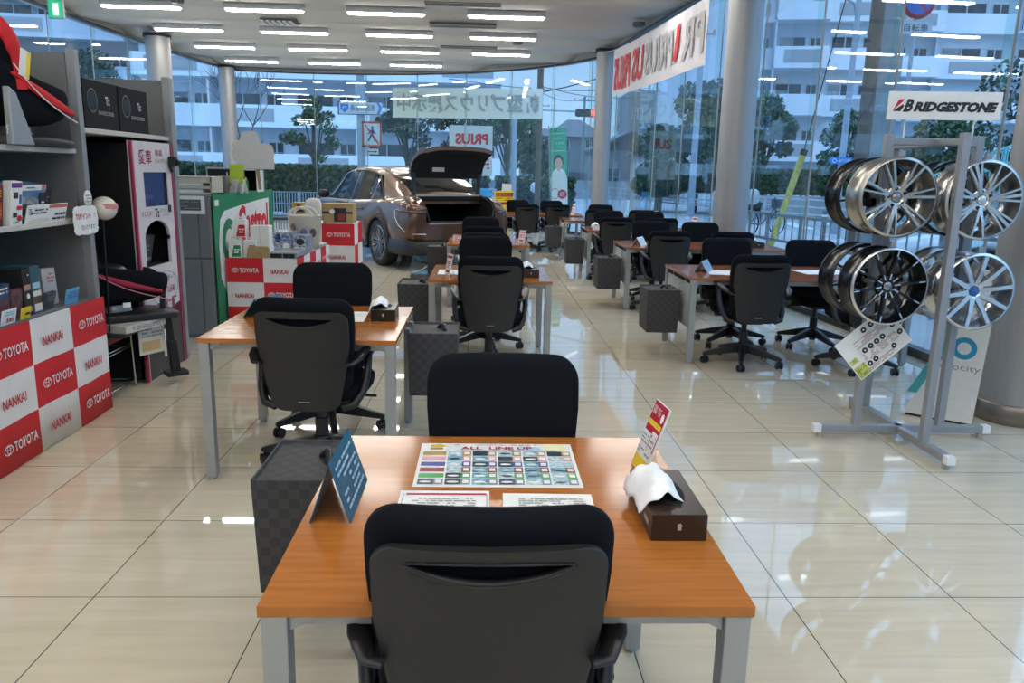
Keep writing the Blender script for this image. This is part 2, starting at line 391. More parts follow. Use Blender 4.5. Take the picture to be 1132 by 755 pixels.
# ceiling lamps
LG = mat('lamp_diffuser', (1., .97, .90), .4, emit=LAMP_POWER); LF = mat('lamp_frame', (.62, .61, .58), .5)
lamp0 = None
rows_y = [14.05, 16.2, 18.35, 20.6, 11.6, 9.75, 7.6, 5.45, 3.3, 1.15, -1.0, -3.15]  # rows overhead and behind are unseen, added full width to make up light
words_r = {14.05: 'row nearest the top edge', 16.2: 'second row from the top edge', 18.35: 'third row', 20.6: 'farthest row', 11.6: 'first row above the frame', 9.75: 'second row above the frame', 7.6: 'third row above the frame', 5.45: 'fourth row above the frame', 3.3: 'fifth row above the frame', 1.15: 'added row right overhead', -1.0: 'first added row behind the viewer', -3.15: 'last added row behind the viewer'}
cols_w = ['leftmost', 'second from left', 'third from left', 'fourth from left', 'rightmost']
for ry in rows_y:
    for k in range(5):
        cx = -5.72+2.02*k+(0 if ry != 20.6 else -.06)
        if ry > 20 and k > 2: continue
        if ry > 18 and k > 3: continue
        if cx+.65 > xr(ry, 1)-.2: continue
        if 1.2 < ry < 11 and k < 2: continue
        if ry in (3.3, 5.45, 7.6) and k != 3: continue
        lb = 'long white ceiling light, %s in the %s' % (cols_w[k], words_r[ry])
        if lamp0 is None:
            lamp0 = thing('ceiling_light', lb, 'ceiling light', (cx, ry, 4.0), 0, 'long white ceiling lights')
            m = MB(); m.box(-.66, .66, -.085, .085, .012, .10); m.build('lamp_frame', LF, lamp0, bevel=.006)
            m = MB(); m.box(-.625, .625, -.055, .055, -.012, .012); m.build('lamp_diffuser', LG, lamp0)
        else: dup(lamp0, (cx, ry, 4.0), 0, lb)
# vents and little fittings in the ceiling
v0 = None
for x, y, w, l in ((-.37, 13.2, .62, 'nearest'), (-.42, 15.1, .62, 'middle'), (-.36, 17.6, .62, 'farthest')):
    lb = 'dark slotted air vent between the ceiling lights, %s of the three in line' % l
    if v0 is None:
        v0 = thing('ceiling_vent', lb, 'vent', (x, y, 4.02), 0, 'slotted air vents in the ceiling'); m = MB()
        m.box(-.60, .60, -.12, .12, .01, .05); m.build('vent_recess', mat('vent_dark', (.06, .055, .05), .8), v0); m = MB()
        for i in range(5): m.box(-.60, .60, -.115+i*.05, -.095+i*.05, -.005, .02)
        m.build('louvre', mat('vent_louvre', (.28, .26, .24), .6), v0)
    else: dup(v0, (x, y, 4.02), 0, lb)
t = thing('ceiling_vent', 'small square grille in the ceiling between the left lamps', 'vent', (-3.72, 15.2, 4.02)); m = MB()
m.box(-.32, .32, -.2, .2, 0, .04); m.build('vent_recess', mat('vent_dark', (.06, .055, .05), .8), t); m = MB()
for i in range(6): m.box(-.32+.1*i, -.26+.1*i, -.2, .2, -.02, .0)
m.build('louvre', LF, t)
d0 = None
for x, y, l in ((-5.0, 13.7, 'left of the front lamp row'), (3.0, 14.6, 'right, beside the rightmost lamp'), (.65, 16.9, 'middle, between two lamp rows')):
    m = MB(); m.lathe([(.001, -.02), (.09, -.02), (.11, 0), (.11, .05)], n=20, cap=True)
    o = m.build('downlight', mat('downlight_dark', (.12, .11, .10), .6)); o.location = (x if x < xr(y, 1)-.2 else xr(y, 1)-.35, y, 4.035); tag(o, 'small round recessed downlight in the ceiling, '+l, 'downlight', 'recessed downlights')
# green exit sign hung at upper left
t = thing('exit_sign', 'green and white emergency exit sign hanging at upper left', 'sign', (-6.45, 12.75, 3.70)); m = MB(); m.box(-.11, .11, -.03, .03, -.13, .13); m.build('sign_box', mat('sign_grey', (.2, .35, .33), .5), t)
m = MB(); m.box(-.095, .095, -.035, -.031, -.12, .12); m.build('sign_face', mat('exit_green', (.02, .50, .22), .5, emit=.5), t)
m = MB(); rect(m, frame((0, -.036, 0), (1, 0, 0), (0, 0, 1)), -.03, .05, -.09, .08, 0); m.build('running_figure', mat('exit_white', (.8, .9, .85), .5, emit=.8), t)
m = MB(); m.cyl((0, 0, .13), (0, 0, .34), .012, n=8); m.build('rod', DARK, t)
# ================================================================== desks
TH = .685
def make_desk(wid, dep, panel, name='office_desk'):
    """origin on the floor at the middle; x width, y depth"""
    t = thing(name, None, 'desk'); hx, hy = wid/2, dep/2
    m = MB(); m.box(-hx, hx, -hy, hy, TH-.022, TH); m.build('table_top', WOOD if not panel else WOOD2, t, bevel=.0015)
    lg = .048
    for sx in (-1, 1):
        for sy in (-1, 1):
            x, y = sx*(hx-.028), sy*(hy-.028)
            m = MB(); m.box(x-lg/2, x+lg/2, y-lg/2, y+lg/2, .015, TH-.022); m.cyl((x, y, 0), (x, y, .016), .02, n=10)
            # little corner gusset
            m.prism([(x-sx*lg/2, TH-.022), (x-sx*(lg/2+.05), TH-.022), (x-sx*(lg/2+.05), TH-.034), (x-sx*lg/2, TH-.06)], 'xz', y-.012, y+.012)
            m.build('leg', ALU, t, bevel=.003)
    m = MB()
    for sy in (-1, 1): m.box(-hx+.05, hx-.05, sy*(hy-.05)-.012, sy*(hy-.05)+.012, TH-.058, TH-.022)
    for sx in (-1, 1): m.box(sx*(hx-.05)-.012, sx*(hx-.05)+.012, -hy+.05, hy-.05, TH-.058, TH-.022)
    m.build('under_frame', ALU, t)
    if panel:
        for sx in (-1,):
            m = MB(); m.box(sx*(hx-.03)-.008, sx*(hx-.03)+.008, -hy+.055, hy-.055, .27, TH-.065); m.build('side_panel', PANEL, t, bevel=.002)
            m = MB(); m.box(sx*(hx-.03)-.010, sx*(hx-.03)+.006, -hy+.055, hy-.055, TH-.062, TH-.024); m.build('cable_slot', MATTE, t)
            m = MB()
            for k in (-.2, .2): m.box(sx*(hx-.03)-.012, sx*(hx-.03)+.006, k-.006, k+.006, TH-.062, TH-.024)
            m.build('slot_bracket', ALU, t)
    return t
def place_desk(t, x, y, label, group=None, rz=0):
    t.location = (x, y, 0); t.rotation_euler = (0, 0, rz); t['label'] = label
    if group: t['group'] = group
    return t
D1 = place_desk(make_desk(.90, .925, False), .055, 1.735, 'orange wood desk with silver legs in the foreground, the nearest desk to the viewer', 'square orange desks')
def cp_desk(src, x, y, label, g): t = copy_tree(src); return place_desk(t, x, y, label, g)
cp_desk(D1, -.845, 3.975, 'orange wood desk at left with a black tissue box and a blue tent card', 'square orange desks')
cp_desk(D1, .055, 6.06, 'orange wood desk in the centre column with a brown tissue box on it', 'square orange desks')
cp_desk(D1, .055, 8.90, 'orange wood desk in the centre column just in front of the open brown car', 'square orange desks')
DW = place_desk(make_desk(1.78, .90, True), 2.50, 6.40, 'wide red-brown desk with a grey side panel, nearest of the right-hand group', 'wide desks by the windows')
cp_desk(DW, 2.44, 8.87, 'wide red-brown desk second from the front of the right-hand group', 'wide desks by the windows')
cp_desk(DW, 2.34, 11.35, 'wide red-brown desk third from the front of the right-hand group', 'wide desks by the windows')
cp_desk(DW, 2.25, 13.7, 'wide red-brown desk farthest back of the right-hand group, in front of the thin far column', 'wide desks by the windows')
DB = place_desk(make_desk(1.58, .90, False), 1.10, 15.3, 'wide orange desk at the far end of the aisle beside the yellow and red notice', 'wide desks by the windows')

# ================================================================== chairs (sitter faces +y, origin on the floor under the column)
def rrect(hx, hy, n=28, pw=.45, cx=0, cy=0, z=0):
    q = []
    for i in range(n):
        a = 2*pi*i/n; c_, s_ = cos(a), sin(a)
        q.append(Vector((cx+hx*abs(c_)**pw*(1 if c_ >= 0 else -1), cy+hy*abs(s_)**pw*(1 if s_ >= 0 else -1), z)))
    return q
def slab(mb, prof, n=36, mi=0, pw=.35, bow=0.):
    """upright rounded slab: prof = [(z, half width, y centre, half thickness)], bow = how far the edges come forward"""
    R = []
    for z, hw, yc, ht in prof:
        q = rrect(hw, ht, n, pw, 0, yc, z)
        for p in q: p.y += bow*(p.x/.23)**2
        R.append(q)
    mb.loft(R, mi, True, True)
def make_chair():
    t = thing('office_chair', None, 'chair')
    # seat
    m = MB(); R = []
    for z, g in ((.395, .90), (.405, .97), (.43, 1.0), (.455, 1.0), (.468, .96), (.472, .85)):
        q = rrect(.245*g, .235*g, 32, .5, 0, .03, z)
        for p in q: p.z -= .02*max(0, (p.y-.12)/.15)**2
        R.append(q)
    m.loft(R); m.build('seat', CUSH, t)
    # back cushion
    def outline(z0, z1, w0, w1, rt, rb, n=46):
        """(z, half width) down a rounded panel: bottom corner radius rb, top rt"""
        zs = [z0+rb*(1-cos(pi/2*k/9)) for k in range(9)]+[z0+rb+(z1-rt-z0-rb)*k/(n-20) for k in range(n-20)]+[z1-rt+rt*sin(pi/2*k/10) for k in range(11)]
        o_ = []
        for z in zs:
            k = (z-z0)/(z1-z0); hw = w0+(w1-w0)*min(1, k*1.5)**.8
            if z > z1-rt: hw -= rt-sqrt(max(0, rt*rt-(z-z1+rt)**2))
            if z < z0+rb: hw -= rb-sqrt(max(0, rb*rb-(z0+rb-z)**2))
            o_.append((z, max(hw, .02)))
        return o_
    m = MB(); P = []
    for z, hw in outline(.455, .903, .205, .233, .075, .05):
        s_ = (z-.455)/.448; e_ = max(0, (z-.868)/.035); ht = .030*sqrt(max(.02, 1-e_**2))
        P.append((z, hw, -.225-.055*s_+.012*sin(pi*s_), ht))
    slab(m, P, bow=.030, pw=.5, n=48); m.build('back_cushion', CUSH, t)
    # back shell with hand slot
    m = MB(); P = []
    for z, hw in outline(.372, .842, .150, .216, .045, .045):
        s_ = (z-.372)/.47; P.append((z, hw, -.255-.058*s_+.010*sin(pi*s_), .011))
    slab(m, P, bow=.028, pw=.3, n=48)
    sh = m.build('back_shell', SHELL, t)
    SLOT = [(.150*cos(a), .812+(.004*sin(a) if sin(a) > 0 else .036*sin(a)*(.35+.65*abs(sin(a))))) for a in [2*pi*i/36 for i in range(36)]]
    c = MB(); c.loft([[Vector((x, y, z)) for x, z in SLOT] for y in (-.45, -.12)]); co = c.build('cutter', MATTE, recalc=True)
    bo = sh.modifiers.new('b', 'BOOLEAN'); bo.operation = 'DIFFERENCE'; bo.object = co; bo.solver = 'EXACT'
    dg = bpy.context.evaluated_depsgraph_get(); dg.update(); nm = bpy.data.meshes.new_from_object(sh.evaluated_get(dg))
    sh.modifiers.clear(); sh.data = nm; bpy.data.objects.remove(co)
    m = MB(); m.tube([(x*1.01, -.3195+.028*(x/.23)**2, .812+(z-.812)*1.05) for x, z in SLOT+SLOT[:1]], .0022, n=6, cap=False); m.build('slot_rim', SHELL, t)
    m = MB(); m.box(-.028, .028, -.2755, -.2715, .416, .421); m.build('badge', mat('badge_grey', (.25, .25, .25), .4), t)
    # mechanism, column, base
    m = MB(); m.box(-.09, .09, -.15, .13, .345, .40); m.box(-.20, .20, -.11, -.05, .355, .385); m.cyl((.09, .05, .37), (.27, .05, .365), .008, n=8); m.bar((0, -.08, .37), (0, -.25, .40), .16, .03); m.build('tilt_mechanism', BLACK, t, bevel=.006)
    m = MB(); m.cyl((0, 0, .16), (0, 0, .26), .034); m.cyl((0, 0, .26), (0, 0, .35), .022); m.build('gas_column', BLACK, t)
    b = MB(); b.lathe([(.045, .085), (.05, .10), (.045, .17), (.03, .18)], n=20, cap=True)
    for k in range(5):
        a = pi/2+2*pi*k/5+.25; d = Vector((cos(a), sin(a), 0)); s_ = Vector((-sin(a), cos(a), 0)); R = []
        for q, hw, zt, zb in ((.03, .030, .165, .095), (.12, .026, .145, .085), (.22, .021, .115, .072), (.30, .018, .092, .062), (.322, .012, .084, .064)):
            R.append([d*q-s_*hw+Vector((0, 0, zb)), d*q+s_*hw+Vector((0, 0, zb)), d*q+s_*hw*.8+Vector((0, 0, zt)), d*q-s_*hw*.8+Vector((0, 0, zt))])
        b.loft(R, 0, False)
        c = MB(); e = d*.305; c.cyl(e+Vector((0, 0, .05)), e+Vector((0, 0, .075)), .010, n=8)
        ca = a+.7*(1 if k % 2 else -1.3); ax = Vector((cos(ca), sin(ca), 0)); hz = Vector((0, 0, .028))
        for sg in (-1, 1): c.cyl(e+hz+ax*sg*.008, e+hz+ax*sg*.024, .028, n=14)
        c.cyl(e+hz-ax*.012, e+hz+ax*.012, .018, n=10); c.build('caster', BLACK, t)
    b.build('star_base', BLACK, t, bevel=.004)
    for sg in (-1, 1):
        m = MB()
        m.tube([(sg*.16, -.20, .375), (sg*.215, -.19, .39), (sg*.245, -.14, .44), (sg*.258, -.09, .53), (sg*.258, -.06, .60), (sg*.256, -.02, .64)], [.020, .020, .020, .019, .018, .018], n=10)
        m.build('arm_support', BLACK, t)
        m = MB(); m.tube([(sg*.195, -.275, .60), (sg*.225, -.27, .603), (sg*.245, -.22, .618), (sg*.254, -.12, .640), (sg*.254, 0, .650), (sg*.248, .07, .648)], [.016, .020, .028, .034, .034, .022], n=12, flat=.5); m.build('armrest', BLACK, t)
    return t
GC = 'black swivel office chairs at the desks'
CH0 = make_chair(); used = [False]
def chair(x, yb, facing, label, rot=0.):
    """yb = where the top of the back stands"""
    rz = (0 if facing > 0 else pi)+radians(rot); off = .28
    loc = (x-(-sin(rz))*(-off), yb+cos(rz)*off, 0)
    if not used[0]:
        used[0] = True; CH0.location = loc; CH0.rotation_euler = (0, 0, rz); CH0['label'] = label; CH0['group'] = GC; CH0.scale = (.955, 1, .985); return CH0
    c_ = dup(CH0, loc, rz, label, GC); c_.scale = (.97, 1, .987 if facing > 0 else 1.014); return c_
chair(.018, 1.24, 1, 'black swivel chair at the very front, its back to the viewer, at the foreground desk', 0)
chair(.065, 2.30, -1, 'black swivel chair facing the viewer across the foreground desk', 0)
chair(-.80, 3.42, 1, 'black swivel chair seen from behind at the left desk', -4)
chair(-.87, 4.58, -1, 'black swivel chair facing the viewer across the left desk', 2)
chair(.055, 5.28, 1, 'black swivel chair seen from behind at the centre desk with the brown tissue box', 1)
chair(.02, 6.72, -1, 'black swivel chair on the far side of the centre desk with the brown tissue box', 0)
chair(.03, 7.35, 1, 'black swivel chair standing between the two centre desks behind the first pair', 2)
chair(.0, 8.28, 1, 'black swivel chair pushed up to the near side of the centre desk before the car', 0)
chair(-.03, 9.60, -1, 'black swivel chair on the far side of the centre desk, nearest the open car boot', 0)
chair(2.08, 5.72, 1, 'black swivel chair seen whole from behind at the nearest right-hand desk', 2)
chair(2.90, 5.60, 1, 'black swivel chair half hidden behind the left wheels of the rim rack', -8)
chair(2.17, 6.98, -1, 'black swivel chair across the nearest right-hand desk, left one', 4)
chair(2.93, 6.95, -1, 'black swivel chair across the nearest right-hand desk, just left of the black rims', -3)
chair(1.96, 8.15, 1, 'black swivel chair seen from behind at the second right-hand desk', 3)
chair(2.62, 8.15, 1, 'black swivel chair at the right end of the second right-hand desk, near side', -4)
chair(2.02, 9.50, -1, 'black swivel chair on the far side of the second right-hand desk, left one', 0)
chair(2.60, 9.42, -1, 'black swivel chair by the thick middle column, far side of the second right-hand desk', 0)
chair(1.80, 10.6, 1, 'black swivel chair seen from behind at the third right-hand desk, left one', 2)
chair(2.42, 10.62, 1, 'black swivel chair at the near side of the third right-hand desk, right one', -2)
chair(1.90, 12.0, -1, 'black swivel chair on the far side of the third right-hand desk, left one', 0)
chair(2.52, 12.0, -1, 'black swivel chair on the far side of the third right-hand desk, right one', 0)
chair(1.90, 12.95, 1, 'black swivel chair at the near side of the farthest right-hand desk, left one', 0)
chair(2.62, 12.95, 1, 'black swivel chair at the near side of the farthest right-hand desk, right one', 0)
chair(2.12, 14.35, -1, 'black swivel chair behind the farthest right-hand desk, in front of the thin column', 0)
chair(.80, 14.55, 1, 'black swivel chair seen from behind at the far end desk, left one', 0)
chair(1.37, 14.60, 1, 'black swivel chair seen from behind at the far end desk, right one', 0)
chair(.68, 16.0, -1, 'black swivel chair behind the far end desk, left one beside the yellow notice', 0)
chair(1.36, 16.0, -1, 'black swivel chair behind the far end desk, right one', 0)

# ================================================================== woven bag boxes hooked on the desks
def make_bin(w, d, h):
    t = thing('woven_basket', None, 'basket'); m = MB(); k = .93
    T = [(-w/2, -d/2), (w/2, -d/2), (w/2, d/2), (-w/2, d/2)]
    v = [(x*k, y*k, 0) for x, y in T]+[(x, y, h) for x, y in T]+[(x*.95, y*.95, h) for x, y in T]+[(x*.93, y*.93, h-.012) for x, y in T]
    F = [(3, 2, 1, 0)]+[(i, (i+1) % 4, (i+1) % 4+4, i+4) for i in range(4)]+[(i+4, (i+1) % 4+4, (i+1) % 4+8, i+8) for i in range(4)]+[(i+8, (i+1) % 4+8, (i+1) % 4+12, i+12) for i in range(4)]+[(12, 13, 14, 15)]
    m.add(v, F); m.build('basket_body', WEAVE, t, bevel=.006)
    m = MB(); m.tube([(.02, .05, h-.012), (.04, .03, h+.012), (.05, 0, h+.016), (.06, -.03, h-.012)], .012, n=8); m.build('handle', BLACK, t)
    return t
BN = make_bin(.27, .34, .35); BN['group'] = 'dark woven baskets hooked on the desk sides'
bs = [(-.50, 2.22, .255, 'large dark woven basket hooked on the left side of the foreground desk'),
      (-.265, 4.27, .25, 'dark woven basket hooked on the right side of the left desk'),
      (-.50, 5.95, .275, 'dark woven basket on the left side of the centre desk with the brown tissue box'),
      (-.50, 9.0, .27, 'dark woven basket beside the centre desk below the car bumper'),
      (1.46, 6.35, .20, 'dark grey woven basket hooked on the nearest right-hand desk'),
      (1.40, 8.75, .20, 'dark grey woven basket hooked on the second right-hand desk'),
      (1.30, 11.2, .20, 'dark grey woven basket hooked on the third right-hand desk'),
      (1.20, 13.5, .22, 'dark grey woven basket hooked on the farthest right-hand desk')]
for i, (x, y, z, lb) in enumerate(bs):
    if i == 0: BN.location = (x, y, z); BN['label'] = lb
    else: dup(BN, (x, y, z), 0, lb)
    # hanging hooks are part of each basket
for o in [q for q in COL.objects if q.type == 'EMPTY' and q.name.startswith('woven_basket')]:
    side = 1 if abs(o.location.x+.265) > .01 else -1
    m = MB()
    for k in (-.1, .1): m.tube([(side*.125, k, .33), (side*.128, k, TH-.075-o.location.z), (side*(.30 if o.location.x > 1 else .165), k, TH-.075-o.location.z)], .005, n=6)
    m.build('hook', ALU, o)

# ================================================================== things on the desks
def tissue_box(x, y, z, rz, w, l, h, m_box, label, mark=True):
    t = thing('tissue_box', label, 'tissue box', (x, y, z), rz)
    m = MB(); m.box(-w/2, w/2, -l/2, l/2, 0, h); m.build('box_body', m_box, t, bevel=.0015)
    m = MB(); e = []
    n = 20; m.add([(.30*w*cos(2*pi*i/n), .33*l*sin(2*pi*i/n), h+.0008) for i in range(n)], [tuple(range(n))]); m.build('slot', MATTE, t)
    m = MB(); rnd = random.Random(int(abs(x*1000)+3)); NU, NV = 22, 16; G = []
    for a in range(NU+1):
        u_ = a/NU-.5; row = []
        for b in range(NV+1):
            v_ = b/NV; L_ = l*(.60+.22*v_); hh = .040*sin(pi*min(1, v_*1.10+.02))**.8+.004; hh -= max(0, v_-.86)*.22
            px = w*.16-w*(.86*v_)*(1-.25*abs(u_))-.05*w*sin(u_*9)*v_; py = u_*L_+.10*l*v_+.012*sin(v_*7)
            row.append(Vector((px, py, h+hh*(1-.5*abs(u_*2)**2.5)+.006*sin(u_*26+v_*5)*v_+.004*sin(v_*15+u_*8))))
        G.append(row)
    for a in range(NU):
        for b in range(NV): m.add([G[a][b], G[a+1][b], G[a+1][b+1], G[a][b+1]], [(0, 1, 2, 3)], 0, True)
    ti = m.build('tissue', TISSUE, t, recalc=True); so = ti.modifiers.new('s', 'SOLIDIFY'); so.thickness = .0012
    if mark:
        m = MB(); F = frame((0, -l/2, h*.55), (1, 0, 0), (0, 0, 1)); disc(m, F, 0, .002, .006, .006, 0, n=5); rect(m, F, -.004, .004, -.008, -.002, 0)
        F = frame((-w/2, 0, h*.5), (0, -1, 0), (0, 0, 1)); scribble(m, F, l*.8, h*.5, 1, 0, 4)
        m.build('printed_mark', mat('mark_grey', (.45, .42, .40), .5), t)
    return t
tissue_box(.426, 1.662, TH, 0, .120, .262, .060, BROWNBOX, 'long dark brown tissue box with a white tissue on the foreground desk')
tissue_box(-.515, 4.10, TH, .03, .125, .24, .060, mat('black_box', (.012, .012, .012), .3), 'black tissue box with a white tissue on the left desk')
tissue_box(.36, 5.92, TH, 0, .12, .25, .060, BROWNBOX, 'brown tissue box on the right corner of the centre desk')
tissue_box(3.05, 8.75, TH, .1, .14, .25, .06, mat('black_box', (.012, .012, .012), .3), 'black tissue box on the far end of the second right-hand desk')
tissue_box(1.62, 11.2, TH, 0, .12, .2, .05, PAPER, 'white tissue packet at the left end of the third right-hand desk', mark=False)
def tent(x, y, z, rz, w, h, s, m_a, label, seed=1):
    """folded card: ridge along y, w long, feet s apart"""
    t = thing('tent_card', label, 'card', (x, y, z), rz); m = MB(); e = .0015
    for sg in (-1, 1): m.add([(sg*s/2, -w/2, 0), (sg*s/2, w/2, 0), (0, w/2, h), (0, -w/2, h), (sg*(s/2-e*2), -w/2, 0), (sg*(s/2-e*2), w/2, 0), (0, w/2, h-e*2), (0, -w/2, h-e*2)], [(0, 1, 2, 3), (7, 6, 5, 4), (0, 4, 5, 1), (0, 3, 7, 4), (1, 5, 6, 2)])
    m.build('folded_card', m_a, t, recalc=False)
    m = MB(); d = Vector((-s/2, 0, h)).normalized()
    F = frame((s/4, 0, h/2), (0, 1, 0), (-s/2, 0, h)); scribble(m, F, w*.8, h*.8, 7, 0, seed, .002)
    F2 = frame((-s/4, 0, h/2), (0, -1, 0), (s/2, 0, h)); scribble(m, F2, w*.8, h*.8, 7, 0, seed+1, .002)
    m.build('print', mat('card_print', (.40, .58, .66), .5), t); return t
tent(-.329, 1.735, TH, 0, .25, .138, .092, TEAL, 'dark blue folded tent card on the left of the foreground desk', 3)
tent(-1.135, 4.12, TH, -.35, .22, .10, .15, TEAL, 'dark blue tent card on the far left corner of the left desk', 4)
tent(1.83, 6.40, TH, -.5, .22, .09, .11, mat('pale_blue_card', (.30, .42, .50), .4), 'pale blue-grey tent card on the left end of the nearest right-hand desk', 5)
tent(1.75, 8.75, TH, -.5, .22, .09, .11, PAPER, 'white tent card on the left end of the second right-hand desk', 6)
# flat sheets
def sheet(x, y, z, rz, w, l, label, name='paper_sheet', base=PAPER):
    t = thing(name, label, 'paper', (x, y, z), rz); m = MB(); m.box(-w/2, w/2, -l/2, l/2, 0, .0008); m.build('sheet', base, t); return t
t = sheet(.045, 1.975, TH, 0, .425, .315, 'printed model line-up chart in a clear sleeve on the foreground desk', 'lineup_chart')
F = frame((0, 0, .0008), (1, 0, 0), (0, 1, 0))
BARS = [GOLD, mat('rose', (.75, .38, .45), .6), mat('indigo', (.10, .12, .35), .6), mat('maroon', (.32, .08, .08), .6), mat('leaf', (.10, .40, .12), .6), mat('slate_row', (.22, .28, .32), .6)]
SK = [mat('photo_blue', (.18, .40, .50), .4, var=.6, scale=60), mat('photo_dark', (.04, .07, .09), .4, var=.6, scale=80), mat('photo_pale', (.45, .60, .66), .4, var=.4, scale=80)]
m = MB(); text(m, 'ALL  LINE UP', F @ Matrix.Translation((.0, .118, 0)), .20, .022, 0, bold=.02); m.build('heading', CRIM, t)
m = MB(); scribble(m, F @ Matrix.Translation((.0, .143, 0)), .24, .010, 1, 0, 5); scribble(m, F @ Matrix.Translation((.02, .101, 0)), .30, .007, 1, 1, 6); m.build('small_print', [GREYI, CYAN], t)
m = MB(); disc(m, F, -.165, .137, .022, .010, 0); rect(m, F, .135, .195, .10, .148, 1, .0009); rect(m, F, -.185, -.15, .105, .122, 2); disc(m, F, .09, .115, .035, .02, 3, .0006); m.build('yellow_flash', [YEL, mat('pale_yellow', (.85, .82, .45), .6), GOLD, mat('pale_sky', (.45, .65, .80), .6)], t)
rnd = random.Random(5); m = MB()
for rr in range(6):
    y1 = .094-rr*.0405; y0 = y1-.036
    for cc in range(6):
        x0 = -.203+cc*.0685; x1 = x0+.064
        if cc == 0 and rr < 5: rect(m, F, x0, x1, y0+.004, y1-.004, rr); continue
        if rr == 2 and cc == 5: rect(m, F, x0, x1, y0, y1, 8); continue
        rect(m, F, x0, x0+.040, y0, y1, 6+rnd.randrange(3)); rect(m, F, x0+.040, x1, y0, y1, rr); rect(m, F, x0+.045, x1-.004, y0+.008, y1-.008, 9, .0016)
        disc(m, F, x0+.02, (y0+y1)/2-.003, .015, .006, 9 if rnd.random() < .6 else 7, .0018, 12)
m.build('car_table', BARS+SK+[PAPER], t)
t = sheet(-.085, 1.66, TH, 0, .215, .265, 'white notice with a red strip on the foreground desk, left of the two sheets'); F = frame((0, 0, .0008), (1, 0, 0), (0, 1, 0))
m = MB(); rect(m, F, -.092, .100, .106, .116, 0); m.build('red_strip', CRIM, t)
m = MB(); scribble(m, F @ Matrix.Translation((.0, .03, 0)), .15, .12, 9, 0, 8); rect(m, F, -.1, -.098, -.12, .112, 0); rect(m, F, .1, .102, -.12, .112, 0); m.build('small_print', GREYI, t)
t = sheet(.160, 1.645, TH, -.02, .215, .265, 'plain white notice with small print on the foreground desk, right of the two sheets'); m = MB(); scribble(m, F @ Matrix.Translation((.01, .08, 0)), .16, .05, 4, 0, 9); m.build('small_print', GREYI, t)
sheet(-.72, 4.10, TH, .05, .21, .29, 'white sheet partly hidden behind the chair on the left desk')
sheet(-.24, 6.05, TH, .0, .21, .29, 'white sheet on the centre desk beside the acrylic stand')
sheet(2.85, 6.45, TH, .1, .42, .30, 'white sheets on the nearest right-hand desk, close to the rims')
sheet(1.95, 6.30, TH, -.2, .21, .29, 'white sheet beside the pale blue card on the nearest right-hand desk')
sheet(2.10, 8.80, TH, .0, .3, .29, 'white sheet on the second right-hand desk')
# red leaflet on a stand
t = thing('card_stand', 'red and white price card on a tilted stand, back right of the foreground desk', 'card stand', (.415, 1.935, TH), radians(-84)); tl = radians(-19)
Rm = Matrix.Rotation(tl, 4, 'X') @ Matrix.Diagonal((.72, 1, .93, 1))
m = MB(); m.M = Rm; m.box(-.075, .075, -.002, .002, .002, .205); m.build('card', PAPER, t)
F = Rm @ frame((0, -.002, .105), (1, 0, 0), (0, 0, 1)); m = MB()
rect(m, F, -.070, .070, -.035, .098, 0); rect(m, F, -.070, .070, -.1, -.065, 2); rect(m, F, -.070, .004, -.063, .01, 3, .0014); rect(m, F, .008, .064, -.063, .02, 3, .0014); rect(m, F, -.065, .064, .03, .045, 2, .0014)
text(m, '賞与', F @ Matrix.Translation((-.02, .075, .001)), .08, .025, 3); scribble(m, F @ Matrix.Translation((-.033, -.028, .001)), .066, .06, 6, 1, 3); scribble(m, F @ Matrix.Translation((.036, -.022, .001)), .048, .07, 5, 1, 13); disc(m, F, .045, .065, .014, .014, 3, .0018)
m.build('print', [CRIM, GREYI, YEL, PAPER], t)
m = MB(); m.M = Rm; m.box(-.07, .07, .004, .045, 0, .005); m.bar((0, .005, .11), (0, .05, .0), .06, .004); m.build('easel', CLEAR, t)
def acrylic(x, y, z, rz, h, label, m_front=PAPER, m2=CRIM):
    t = thing('card_stand', label, 'card stand', (x, y, z), rz); m = MB(); m.M = Matrix.Rotation(-.2, 4, 'X'); m.box(-.05, .05, -.0015, .0015, .001, h); m.build('card', m_front, t)
    m = MB(); F = m.M @ Matrix.Rotation(-.2, 4, 'X') @ frame((0, -.0015, h/2), (1, 0, 0), (0, 0, 1)); rect(m, F, -.045, .045, h*.30, h*.42, 0); rect(m, F, -.03, .03, -h*.38, -h*.25, 0); scribble(m, F, .08, h*.35, 4, 0, 3); m.build('print', m2, t)
    m = MB(); m.bar((0, .01, h*.6), (0, .06, 0), .05, .004); m.box(-.05, .05, 0, .06, 0, .004); m.build('foot', CLEAR, t)
acrylic(-.27, 5.88, TH, radians(-65), .16, 'small clear stand with a red and white card on the left of the centre desk')
acrylic(-.30, 8.95, TH, radians(-20), .06, 'white card lying tilted on the centre desk before the car')
acrylic(.42, 8.75, TH, radians(-50), .14, 'white card stand at the right corner of the centre desk before the car')
acrylic(3.02, 9.05, TH, 0, .15, 'red and white card in a holder on the far end of the second right-hand desk', CRIM, PAPER)
acrylic(1.70, 15.1, TH, radians(-60), .19, 'white card stand with pink print at the right end of the far end desk')
acrylic(3.05, 11.4, TH, radians(-60), .19, 'white card stand on the right end of the third right-hand desk')
acrylic(2.95, 13.6, TH, radians(-60), .17, 'pink and white card stand on the farthest right-hand desk')
